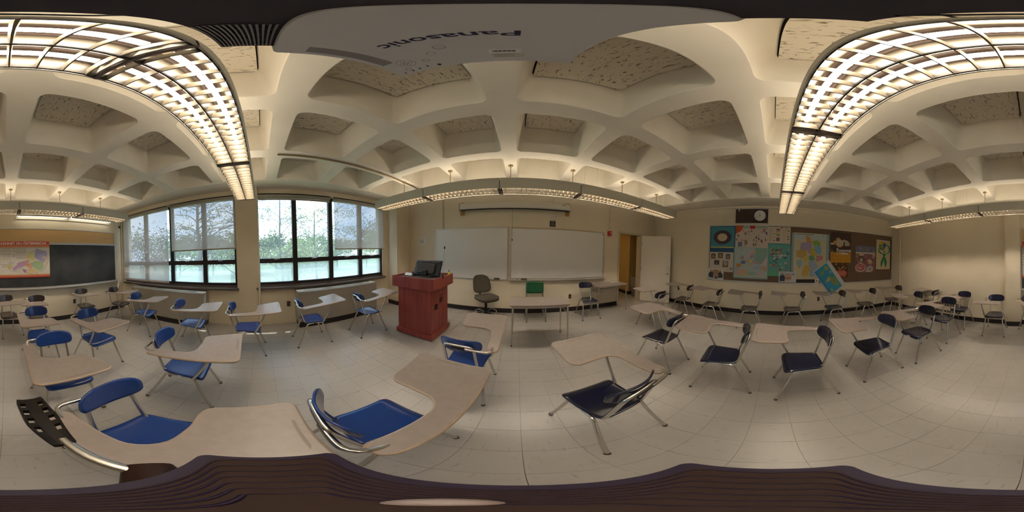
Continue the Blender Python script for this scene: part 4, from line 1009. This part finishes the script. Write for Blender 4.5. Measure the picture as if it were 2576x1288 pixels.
rs('handshake_print', 'small print of two dark suited figures shaking hands at the board corner near the door', 1.752, 1.302, .885, 1.197, (.66, .64, .60), shake, 1)
def europe(c, t):
    c.rect(.03, .11, .97, .98, (.42, .52, .55)); c.rect(.03, .06, .97, .105, (.62, .54, .36))
    c.poly([(.60, .98), (.97, .98), (.97, .70), (.88, .52), (.72, .46), (.62, .56), (.60, .72), (.66, .84)], (.24, .42, .37))
    c.poly([(.97, .72), (.88, .6), (.84, .5), (.92, .42), (.97, .45)], (.60, .44, .46))
    c.poly([(.40, .66), (.44, .78), (.52, .92), (.60, .95), (.57, .86), (.50, .74), (.46, .64)], (.58, .42, .42)); c.poly([(.47, .66), (.53, .80), (.56, .78), (.52, .66)], (.22, .30, .50))
    c.poly([(.55, .78), (.60, .93), (.64, .86), (.60, .76)], (.60, .48, .30)); c.poly([(.54, .66), (.60, .66), (.59, .72), (.54, .72)], (.50, .36, .50))
    for p, k in (([(.22, .62), (.28, .60), (.30, .68), (.25, .74), (.21, .68)], (.58, .25, .26)), ([(.16, .64), (.2, .63), (.2, .69), (.17, .69)], (.30, .42, .26)),
                 ([(.20, .48), (.32, .46), (.37, .52), (.32, .58), (.22, .56)], (.14, .18, .36)), ([(.33, .52), (.42, .50), (.45, .60), (.36, .62)], (.56, .34, .38)), ([(.44, .53), (.55, .53), (.53, .60), (.45, .61)], (.58, .52, .12)),
                 ([(.55, .50), (.72, .46), (.76, .53), (.64, .58), (.56, .57)], (.58, .36, .38)), ([(.08, .36), (.20, .36), (.24, .44), (.16, .48), (.08, .46)], (.60, .26, .08)), ([(.37, .48), (.44, .36), (.5, .34), (.42, .48)], (.50, .52, .30)),
                 ([(.44, .44), (.52, .38), (.56, .45), (.50, .50)], (.55, .42, .30)), ([(.56, .30), (.78, .34), (.86, .42), (.70, .40), (.58, .38)], (.38, .42, .55)), ([(.80, .32), (.97, .24), (.97, .40), (.86, .42)], (.62, .36, .22)),
                 ([(.04, .13), (.34, .12), (.36, .30), (.20, .32), (.08, .24)], (.62, .42, .34)), ([(.34, .12), (.36, .30), (.40, .28), (.42, .12)], (.58, .52, .14)), ([(.42, .12), (.70, .12), (.68, .22), (.44, .24)], (.30, .48, .44)),
                 ([(.70, .12), (.84, .12), (.80, .26), (.70, .24)], (.60, .40, .44)), ([(.04, .28), (.14, .30), (.12, .36), (.04, .34)], (.28, .46, .44)), ([(.18, .90), (.24, .90), (.25, .94), (.19, .94)], (.52, .38, .28))):
        c.poly(p, k, .0002)
rs('europe_map', 'wall map of Europe with a pale blue border', 1.032, .135, .975, 1.785, (.28, .46, .50), europe, 1)
def vocab(c, t):
    for i, k in enumerate(((.03, .07, .12), (.55, .20, .12), (.60, .50, .12), (.60, .44, .08), (.05, .28, .22), (.55, .52, .48), (.50, .12, .07), (.05, .04, .12), (.14, .10, .24))):
        c.rect(.36, .80 - i * .085, .52, .86 - i * .085, k, .0001); c.rect(.04, .80 - i * .085, .18, .815 - i * .085, (.22, .18, .2), .0001); c.rect(.64, .80 - i * .085, .78, .81 - i * .085, (.30, .26, .26), .0001)
    for u, v, k in ((.60, .94, (.5, .05, .04)), (.8, .92, (.55, .45, .08)), (.89, .76, (.30, .12, .05)), (.89, .56, (.5, .3, .25)), (.89, .40, (.05, .2, .14)), (.9, .24, (.10, .3, .10)), (.9, .10, (.55, .35, .25)), (.27, .56, (.3, .3, .3)), (.28, .34, (.6, .4, .2)), (.27, .14, (.3, .25, .35))):
        c.blob(u, v, .05, .035, k, 9)
rs('vocabulary_chart', 'cream chart with a column of colour bars at the top of the board', .152, -.425, 1.918, 2.35, CREAM, vocab)
def scene_p(c, t):
    c.rect(.02, 0, .6, .16, (.12, .42, .24)); c.rect(.3, .95, .98, .965, (.10, .25, .30)); c.rect(.6, .91, .85, .92, (.12, .18, .2)); c.ell(.17, .78, .09, .055, (.50, .40, .24), 14); c.ell(.17, .78, .06, .035, (.40, .24, .2), 12)
    for i in range(75):
        c.blob(random.uniform(.1, .92), random.uniform(.16, .84), random.uniform(.03, .09), random.uniform(.012, .04), random.choice([(.08, .16, .24), (.42, .42, .42), (.2, .28, .3), (.35, .22, .2), (.1, .12, .12), (.45, .36, .16), (.12, .3, .2), (.5, .1, .08), (.5, .5, .5)]), 8, .4, .00002)
rs('picture_poster', 'turquoise poster packed with small scenes beside the Europe map', .146, -.438, 1.066, 1.916, (.12, .40, .38), scene_p)
rs('handshake_print', 'print of two figures shaking hands before a pale dome, under the turquoise poster', -.153, -.602, .914, 1.19, (.66, .63, .60), lambda c, t: (c.rect(.05, .55, .93, .93, (.34, .44, .58)), c.ell(.52, .50, .22, .36, (.55, .35, .25), 18), c.poly([(.05, .1), (.34, .1), (.36, .5), (.24, .74), (.05, .6)], (.03, .05, .10)), c.poly([(.66, .1), (.95, .1), (.95, .5), (.86, .66), (.74, .64), (.70, .4)], (.60, .56, .56)), c.ell(.19, .82, .06, .12, (.42, .26, .19), 12), c.ell(.82, .78, .06, .12, (.48, .3, .24), 12), c.poly([(.34, .34), (.72, .34), (.72, .46), (.34, .46)], (.36, .18, .14))), 2)
def backing(c, t): c.rect(.0, .0, .04, 1, (.26, .33, .38))
rs('backing_map', 'pale blue map sheet pinned behind the Germany map', -.455, -1.477, 1.20, 2.212, (.28, .44, .48), backing)
def germany(c, t):
    c.rect(.01, .86, .99, .985, (.45, .54, .57)); c.rect(.02, .965, .6, .975, (.12, .12, .14)); c.ell(.90, .965, .010, .012, (.08, .06, .06), 8)
    for p, k in (([(.34, .95), (.46, .93), (.52, .82), (.54, .74), (.44, .74), (.38, .82)], (.60, .32, .10)), ([(.54, .82), (.70, .86), (.82, .80), (.80, .74), (.60, .73)], (.24, .42, .10)), ([(.20, .78), (.40, .82), (.54, .74), (.52, .54), (.44, .56), (.40, .64), (.18, .64)], (.36, .30, .46)),
                 ([(.06, .60), (.20, .64), (.40, .64), (.38, .52), (.26, .44), (.08, .48)], (.52, .36, .12)), ([(.52, .68), (.62, .70), (.64, .60), (.70, .54), (.62, .48), (.52, .54)], (.58, .46, .05)), ([(.62, .72), (.82, .74), (.86, .62), (.80, .54), (.70, .56), (.64, .62)], (.20, .42, .58)),
                 ([(.30, .48), (.44, .56), (.48, .46), (.40, .36), (.28, .38)], (.58, .48, .16)), ([(.46, .50), (.56, .54), (.66, .44), (.56, .40), (.46, .42)], (.14, .38, .22)), ([(.66, .52), (.90, .52), (.90, .44), (.70, .38)], (.58, .26, .24)),
                 ([(.08, .40), (.22, .44), (.28, .34), (.22, .26), (.10, .30)], (.28, .46, .50)), ([(.12, .28), (.2, .28), (.2, .23), (.14, .24)], (.56, .46, .08)), ([(.24, .12), (.34, .32), (.48, .30), (.50, .20), (.44, .08), (.28, .06)], (.60, .40, .08)), ([(.44, .38), (.62, .42), (.72, .32), (.80, .18), (.64, .06), (.48, .06), (.50, .24)], (.34, .42, .56))):
        c.poly(p, k, .0001)
    for i in range(40): c.ell(random.uniform(.15, .85), random.uniform(.1, .85), .005, .005, (.25, .12, .1), 6, lift=.00001)
rs('germany_map', 'tall political map of Germany with bright coloured states', -.524, -1.395, .998, 2.216, (.58, .53, .38), germany, 1)
m = MB(); m.box(-.25, .25, -.044, .044, 0, .002); o = m.build('dark_strip', M['blackm']); o.matrix_world = frame((BX - .004, -.85, .952), 'right'); tag(o, 'dark strip at the foot of the board under the Germany map', 'strip')
def world(c, t):
    c.rect(.03, .03, .97, .80, (.04, .32, .55)); 
    c.poly([(.03, .03), (.97, .03), (.97, .16), (.85, .18), (.70, .10), (.45, .14), (.20, .08), (.03, .14)], (.03, .24, .50))
    for p, k in (([(.06, .62), (.14, .75), (.26, .72), (.22, .56), (.16, .50)], (.25, .42, .18)), ([(.16, .48), (.22, .44), (.28, .28), (.22, .16), (.17, .32)], (.28, .44, .14)), ([(.42, .50), (.50, .54), (.58, .50), (.58, .34), (.52, .20), (.46, .36)], (.45, .42, .16)),
                 ([(.44, .56), (.54, .74), (.66, .78), (.86, .74), (.92, .66), (.82, .56), (.80, .44), (.72, .48), (.66, .40), (.60, .52), (.5, .52)], (.22, .38, .14)), ([(.62, .58), (.76, .60), (.74, .52), (.64, .50)], (.50, .28, .10)), ([(.80, .26), (.92, .32), (.94, .20), (.84, .16)], (.46, .36, .12)), ([(.30, .70), (.40, .78), (.36, .66)], (.62, .64, .66))):
        c.poly(p, k, .0002)
rs('world_map', 'tilted physical world map hanging over the lower edge of the board', -1.09, -1.93, .765, 1.305, (.62, .62, .64), world, 3, rot=math.radians(-56.5)).matrix_world = frame((BX - .018, -1.515, 1.03), 'right') @ Matrix.Rotation(math.radians(-53), 4, 'Z')
m = MB(); m.box(-.08, .08, -.05, .05, 0, .002); o = m.build('paper_scrap', M['paper']); o.matrix_world = frame((BX - .012, -1.13, .865), 'right') @ Matrix.Rotation(.6, 4, 'Z'); tag(o, 'small torn white paper at the board edge beside the tilted map', 'paper')
m = MB(); m.box(-.055, .055, -.05, .05, 0, .002, 0); m.tube([(0, .02, .002), (0, -.02, .003)], .012, 8, 1); o = m.build('note_card', [M['paper'], M['black']]); o.matrix_world = frame((BX - .008, -1.155, .955), 'right'); tag(o, 'white note card with a black mark beside the dark strip', 'note')
def meat(c, t):
    c.poly([(.20, .05), (.85, .0), (.98, .30), (.7, .52), (.18, .40)], (.55, .07, .03))
    for i in range(8): c.poly([(.24 + i * .08, .10), (.27 + i * .08, .10), (.30 + i * .08, .40), (.27 + i * .08, .40)], (.62, .40, .30), .0001)
    for i in range(26): c.blob(random.uniform(.1, .95), random.uniform(.5, .98), .08, .06, random.choice([(.30, .09, .02), (.12, .04, .02), (.45, .18, .05), (.06, .03, .02), (.12, .14, .03)]), 8, .3, .00005)
rs('meat_poster', 'dark food photo poster with a red tray hanging under the Economia poster', -1.60, -2.06, 1.05, 1.47, (.07, .03, .02), meat)
def econ(c, t):
    c.rect(0, 0, 1, .345, (.58, .27, .015)); 
    for i in range(30):
        a = random.uniform(0, PI); r = random.uniform(.22, .40); c.blob(.48 + r * math.cos(a) * 1.05, .60 + r * .55 * math.sin(a), .07, .035, random.choice([(.60, .36, .12), (.62, .52, .34), (.52, .24, .06), (.60, .58, .5)]), 9, .3, .00005)
    c.ell(.43, .63, .20, .13, (.50, .24, .07), 20); c.ell(.43, .65, .16, .11, (.60, .52, .38), 20); c.ell(.43, .66, .12, .08, (.50, .46, .36), 18)
    c.poly([(.70, .72), (.9, .66), (.88, .56), (.74, .56)], (.42, .44, .36)); c.ell(.03, .38, .08, .04, (.40, .40, .40), 16); c.ell(.03, .38, .06, .03, (.06, .03, .025), 16)
    for i in range(4): c.rect(.05, .24 - i * .05, .05 + .12 + .2 * (i % 2), .25 - i * .05, (.40, .15, .01), .0001)
tp = rs('economia_poster', 'dark poster with an orange band reading Economia a Udine', -1.525, -2.145, 1.455, 2.304, (.055, .028, .022), econ, 1)
o = text('\u00c9conomia', .115, M['label'], tp, (.31, -.080, .016), 'RIGHT', bold=.003); o = text('a Udine', .105, M['label'], tp, (.035, -.163, .016), 'CENTER', bold=.003)
def food(c, t):
    c.rect(0, .76, 1, 1, (.16, .18, .28)); c.rect(0, .70, 1, .76, (.58, .52, .44)); c.ell(.24, .90, .07, .05, (.45, .2, .2), 12); c.ell(.60, .86, .08, .04, (.40, .18, .2), 12); c.ell(.80, .85, .03, .025, (.1, .05, .1), 10)
    for i in range(60): c.blob(random.uniform(.05, .95), random.uniform(.04, .68), random.uniform(.03, .09), random.uniform(.03, .06), random.choice([(.36, .12, .12), (.24, .08, .10), (.5, .36, .3), (.14, .06, .07), (.4, .2, .14), (.2, .12, .2)]), 9, .35, .00002)
    c.rect(.14, .42, .38, .66, (.10, .07, .04)); c.rect(.22, .42, .34, .52, (.55, .48, .42)); c.ell(.27, .66, .12, .04, (.62, .55, .45), 14)
    c.ell(.25, .18, .26, .16, (.58, .52, .46), 24); c.ell(.25, .19, .22, .13, (.42, .08, .09), 22)
    for i in range(16): c.blob(.25 + random.uniform(-.17, .17), .19 + random.uniform(-.09, .09), .03, .015, (.62, .50, .46), 6, .3, .00002)
    c.ell(.73, .13, .16, .115, (.60, .56, .50), 22); c.ell(.73, .13, .11, .08, (.28, .32, .24), 18); c.ell(.72, .40, .15, .10, (.55, .28, .14), 16, rot=-.5); c.ell(.72, .42, .10, .06, (.60, .44, .3), 14, rot=-.5)
rs('food_poster', 'poster of pink dishes and glasses below a blue strip', -2.308, -3.008, 1.172, 1.973, (.26, .10, .12), food)
def globe(c, t):
    G = (.015, .22, .10)
    def arc(cx, cy, rx_, ry, a0, a1, w0, w1):
        n = 12; o, i_ = [], []
        for k in range(n + 1):
            a = math.radians(a0 + (a1 - a0) * k / n); w = w0 + (w1 - w0) * math.sin(PI * k / n)
            o.append((cx + (rx_ + w) * math.cos(a), cy + (ry + w * .7) * math.sin(a))); i_.append((cx + (rx_ - w) * math.cos(a), cy + (ry - w * .7) * math.sin(a)))
        for k in range(n): c.poly([o[k], o[k + 1], i_[k + 1], i_[k]], G, .00001)
    arc(.62, .68, .32, .17, -70, 80, .012, .045); arc(.46, .68, .30, .16, 165, 265, .012, .045)
    c.ell(.41, .79, .24, .155, (.62, .44, .03), 26); c.ell(.56, .82, .12, .09, (.01, .13, .30), 16, rot=-.5)
    c.poly([(.18, .84), (.20, .72), (.30, .65), (.36, .64), (.30, .70), (.24, .76), (.22, .84)], (.01, .13, .30)); c.poly([(.30, .74), (.40, .76), (.46, .70), (.58, .72), (.54, .66), (.40, .66)], (.01, .13, .30)); c.ell(.30, .80, .05, .03, (.01, .13, .30), 10)
    c.ell(.56, .595, .05, .035, G, 12); c.poly([(.40, .53), (.70, .53), (.62, .46), (.60, .42), (.48, .42), (.48, .46)], G)
    c.poly([(.48, .43), (.56, .40), (.48, .24), (.36, .06), (.32, .10), (.30, .22), (.38, .34)], G); c.poly([(.60, .43), (.52, .40), (.56, .26), (.62, .06), (.68, .08), (.76, .22), (.70, .34)], G)
rs('globe_poster', 'cream poster of a green figure holding up a globe, last on the board', -3.05, -3.63, 1.262, 2.215, (.66, .57, .36), globe, 1)
def dark_edge(c, t):
    c.rect(0, 0, .9, .03, (.45, .18, .03))
rs('brown_poster', 'dark brown poster mostly hidden behind the green globe figure poster', -3.16, -3.69, 1.243, 2.235, (.045, .015, .015), dark_edge)

def austria(c, t):
    RED = (.58, .045, .012)
    n = 8
    for i in range(n): k = i / (n - 1); c.rect(0, .995 - (i + 1) * .021 * 1.05, 1, .995 - i * .022, tuple(a + (b - a) * k ** 1.6 for a, b in zip(RED, (.62, .30, .16))), .00001)
    for i in range(6): k = i / 5; c.rect(0, .09 - (i + 1) * .015, 1, .09 - i * .015, tuple(a + (b - a) * k for a, b in zip((.60, .26, .12), (.40, .02, .008))), .00001)
    for x0, wd, rows in ((.07, .19, ((.80, 3), (.74, 3), (.67, 5), (.585, 3), (.52, 3), (.44, 1), (.38, 7))), (.335, .23, ((.80, 3), (.735, 7), (.62, 3), (.57, 5)))):
        for y, k in rows:
            c.rect(x0 - .055, y - .008, x0 - .02, y + .006, (.25, .10, .05), .00001)
            for j in range(k): c.rect(x0, y - j * .014, x0 + wd * random.uniform(.82, 1), y - j * .014 + .006, (.36, .33, .30), .00001)
    for p, k in (([(.525, .555), (.58, .66), (.62, .72), (.64, .68), (.72, .64), (.70, .52), (.72, .47), (.66, .46), (.58, .50)], (.56, .52, .22)), ([(.70, .68), (.74, .78), (.84, .74), (.93, .72), (.95, .56), (.90, .44), (.87, .39), (.80, .46), (.70, .54)], (.33, .33, .50)),
                 ([(.84, .58), (.97, .56), (.96, .50), (.86, .52)], (.60, .42, .34)), ([(.96, .50), (.97, .42), (.92, .30), (.88, .18), (.86, .30), (.90, .40), (.92, .5)], (.60, .50, .38)), ([(.62, .40), (.72, .45), (.86, .44), (.88, .30), (.84, .20), (.74, .18), (.70, .26), (.62, .32)], (.33, .46, .28)),
                 ([(.52, .47), (.58, .50), (.60, .40), (.66, .30), (.62, .24), (.52, .32), (.46, .30)], (.60, .33, .20)), ([(.54, .24), (.66, .26), (.76, .22), (.74, .12), (.70, .07), (.54, .13)], (.60, .48, .28)), ([(.36, .40), (.44, .44), (.53, .46), (.52, .34), (.44, .28), (.34, .24), (.36, .30)], (.44, .27, .42)),
                 ([(.26, .26), (.36, .36), (.36, .24), (.30, .19)], (.40, .28, .42)), ([(.18, .34), (.22, .40), (.27, .34), (.25, .24), (.19, .26)], (.56, .48, .20)), ([(.18, .40), (.24, .46), (.31, .42), (.28, .36)], (.48, .44, .50)), ([(.46, .24), (.54, .22), (.53, .14), (.48, .16)], (.36, .22, .38))):
        c.poly(p, k, .0001)
    for a, b, k in (((.74, .70), (.88, .67), (.5, .1, .2)), ((.57, .58), (.68, .52), (.55, .3, .04)), ((.72, .40), (.80, .43), (.55, .3, .04)), ((.53, .37), (.60, .34), (.5, .08, .04)), ((.58, .22), (.64, .215), (.55, .3, .04)), ((.20, .33), (.24, .29), (.6, .3, .05))): c.line([a, b], .008, k)
    c.line([(.18, .30), (.22, .21), (.30, .17), (.36, .20), (.46, .26), (.50, .14), (.62, .10), (.70, .06), (.76, .14), (.86, .18), (.92, .30), (.97, .44), (.97, .55), (.94, .70), (.86, .72), (.74, .79), (.63, .68)], .005, (.05, .04, .05))
tp = sheet('austria_poster', 'large red edged poster map of Austria titled Kennst du \u00d6sterreich?', 'back', (-.435, YB + .026, 1.555), 1.20, .845, (.60, .57, .50), austria)
text('KENNST DU \u00d6STERREICH?', .080, M['label'], tp, (-.01, .368, .006), sx=1.12, bold=.0015)
# ------------------------------------------------------------------ outside, two floors down
GZ = -4.2
g = MB(); g.box(-90, -4, -70, 80, GZ - .2, GZ); struct('ground', g, M['lawn'])
g = MB(); g.box(-34, -15, 6, 46, GZ, GZ + .03); struct('parking_lot', g, M['asphalt'])
def leafy(m, c, r, n, s, flat=.8):
    for _ in range(n):
        d = Vector((random.gauss(0, 1), random.gauss(0, 1), random.gauss(0, 1))).normalized() * r * random.random() ** .45
        p = Vector(c) + Vector((d.x, d.y, d.z * flat)); a = Vector((random.gauss(0, 1), random.gauss(0, 1), random.gauss(0, 1))).normalized(); b = a.orthogonal().normalized()
        k = s * random.uniform(.6, 1.3)
        m.add([p - a * k, p + b * k * .6, p + a * k, p - b * k * .6], [(0, 1, 2, 3)])
def tree(lab, x, y, h, tr, cr, leaves, leaf, ls, bare=False, seed=1):
    random.seed(seed); t = thing('tree', lab, 'tree', (x, y, GZ), 0, 'trees outside the windows')
    m = MB(); lean = random.uniform(-.3, .3)
    pts = [(0, 0, 0), (lean * .3, .1, h * .3), (lean * .6, -.1, h * .6), (lean, 0, h * .92)]
    m.tube(pts, tr, 9, r2=tr * .25); tips = []
    for i in range(24 if bare else 9):
        z = h * random.uniform(.34, .9); k = z / h; a = random.uniform(0, 2 * PI); L = cr * random.uniform(.6, 1.1) * (1.15 - k * .5)
        s = Vector((lean * k, 0, z)); e = s + Vector((math.cos(a) * L, math.sin(a) * L, L * random.uniform(.15, .7))); md = (s + e) / 2 + Vector((0, 0, L * .12))
        m.tube([s, md, e], tr * .45 * (1.1 - k), 5, r2=tr * .06, cap=False); tips += [md, e]
        for j in range(4 if bare else 2):
            q = s + (e - s) * random.uniform(.4, 1); f = q + Vector((random.gauss(0, 1), random.gauss(0, 1), random.uniform(-.2, 1))) * L * .33
            m.tube([q, f], tr * .14, 4, r2=tr * .05, cap=False); tips.append(f)
            f2 = f + Vector((random.gauss(0, 1), random.gauss(0, 1), random.uniform(-.3, .8))) * L * .2; m.tube([q + (f - q) * .6, f2], tr * .09, 4, r2=tr * .03, cap=False); tips.append(f2)
    m.build('trunk', M['bark'], t)
    m = MB()
    for q in tips: leafy(m, q, cr * (.24 if bare else .42), max(3, leaves // len(tips)), ls)
    o = m.build('foliage', M[leaf], t); o['kind'] = 'stuff'
tree('tall bare trunked tree close outside the half shaded window', -11.0, -4.4, 13, .24, 3.2, 800, 'leaf', .07, True, 3)
tree('branching spring tree outside the window beside the pillar', -11.5, -1.6, 12, .17, 3.0, 900, 'leaf', .07, True, 4)
tree('slender leafing tree outside the clear window by the pillar', -11.2, 1.4, 10.5, .13, 2.6, 800, 'leaf', .07, True, 8)
tree('fuller leafing tree outside the second clear pane', -14.5, 5.0, 10.5, .16, 3.0, 1300, 'leaf', .09, True, 9)
tree('leafing tree outside the shaded pane beside the lectern', -14.5, 10.2, 11, .17, 3.2, 1800, 'leaf', .09, True, 12)
tree('bushy green tree low below the clear windows', -17, 2.8, 6.2, .15, 3.2, 3500, 'leaf', .12, False, 14)
tree('bushy tree behind the fully drawn shade', -15, -9.5, 9.5, .18, 4.2, 3600, 'leafd', .12, False, 15)
tree('dark dense tree at the end of the view along the chalkboard windows', -13, -14, 10, .2, 4.2, 3400, 'leafd', .12, False, 16)
for i, (x, y, h) in enumerate(((-40, -22, 10), (-42, -13, 9.2), (-44, -5, 10), (-46, 4, 8.5), (-50, 14, 9), (-50, 25, 10.5), (-48, 36, 10), (-44, 47, 11))):
    tree(['far treeline tree, first from the chalkboard end', 'far treeline tree, second from the chalkboard end', 'far treeline tree behind the bare trunk', 'far treeline tree behind the pillar side panes', 'far treeline tree behind the grey roofed house', 'far treeline tree past the grey roofed house', 'far treeline tree beyond the parking lot', 'far treeline tree at the lectern end'][i], x, y, h, .25, 5.5, 2600, 'leafd' if i % 2 else 'leaf', .38, False, 30 + i)
t = thing('house', 'low house with a pale grey roof beyond the trees', 'house', (-60, 20, GZ))
m = MB(); m.box(-4, 4, -8, 8, 0, 5.0); m.build('house_wall', M['housew'], t)
m = MB(); m.add([(-4.6, -8.6, 4.9), (4.6, -8.6, 4.9), (4.6, 8.6, 4.9), (-4.6, 8.6, 4.9), (0, -6, 6.8), (0, 6, 6.8)], [(1, 2, 5, 4), (3, 0, 4, 5), (0, 1, 4), (2, 3, 5), (3, 2, 1, 0)]); m.build('roof', M['roofg'], t)
for y in (-5, -1.5, 2, 5.5):
    m = MB(); m.box(3.98, 4.05, y - .6, y + .6, 3.2, 4.4); m.build('house_window', M['blackm'], t)
def car(lab, x, y, a, col):
    t = thing('car', lab, 'car', (x, y, GZ + .03), a, 'parked cars')
    m = MB(); prof = [(-2.1, .3), (-2.1, .75), (-1.9, .85), (-1.2, .92), (-.6, 1.4), (.8, 1.42), (1.5, .95), (2.1, .85), (2.15, .3)]
    n = len(prof); m.add([(px_, s * (.85 if z < 1 else .68), z) for s in (-1, 1) for px_, z in prof], [tuple(range(n)), tuple(reversed(range(n, 2 * n)))] + [(i, (i + 1) % n, n + (i + 1) % n, n + i) for i in range(n)]); m.build('car_body', M[col], t)
    m = MB(); m.box(-.5, .75, -.74, .74, .98, 1.32); m.box(-.95, -.6, -.6, .6, .95, 1.25); m.build('car_window', M['blackm'], t)
    for wx in (-1.35, 1.35):
        for s in (-1, 1):
            m = MB(); m.tube([(wx, s * .70, .31), (wx, s * .88, .31)], .31, 12); m.build('wheel', M['black'], t)
car('white parked car on the lot below the windows, closest to the building', -18, 13.5, 1.57, 'carw'); car('silver parked car in the middle of the lot outside', -21, 17.5, 1.57, 'alu'); car('white parked car at the far end of the lot outside', -24, 22, 1.57, 'carw')
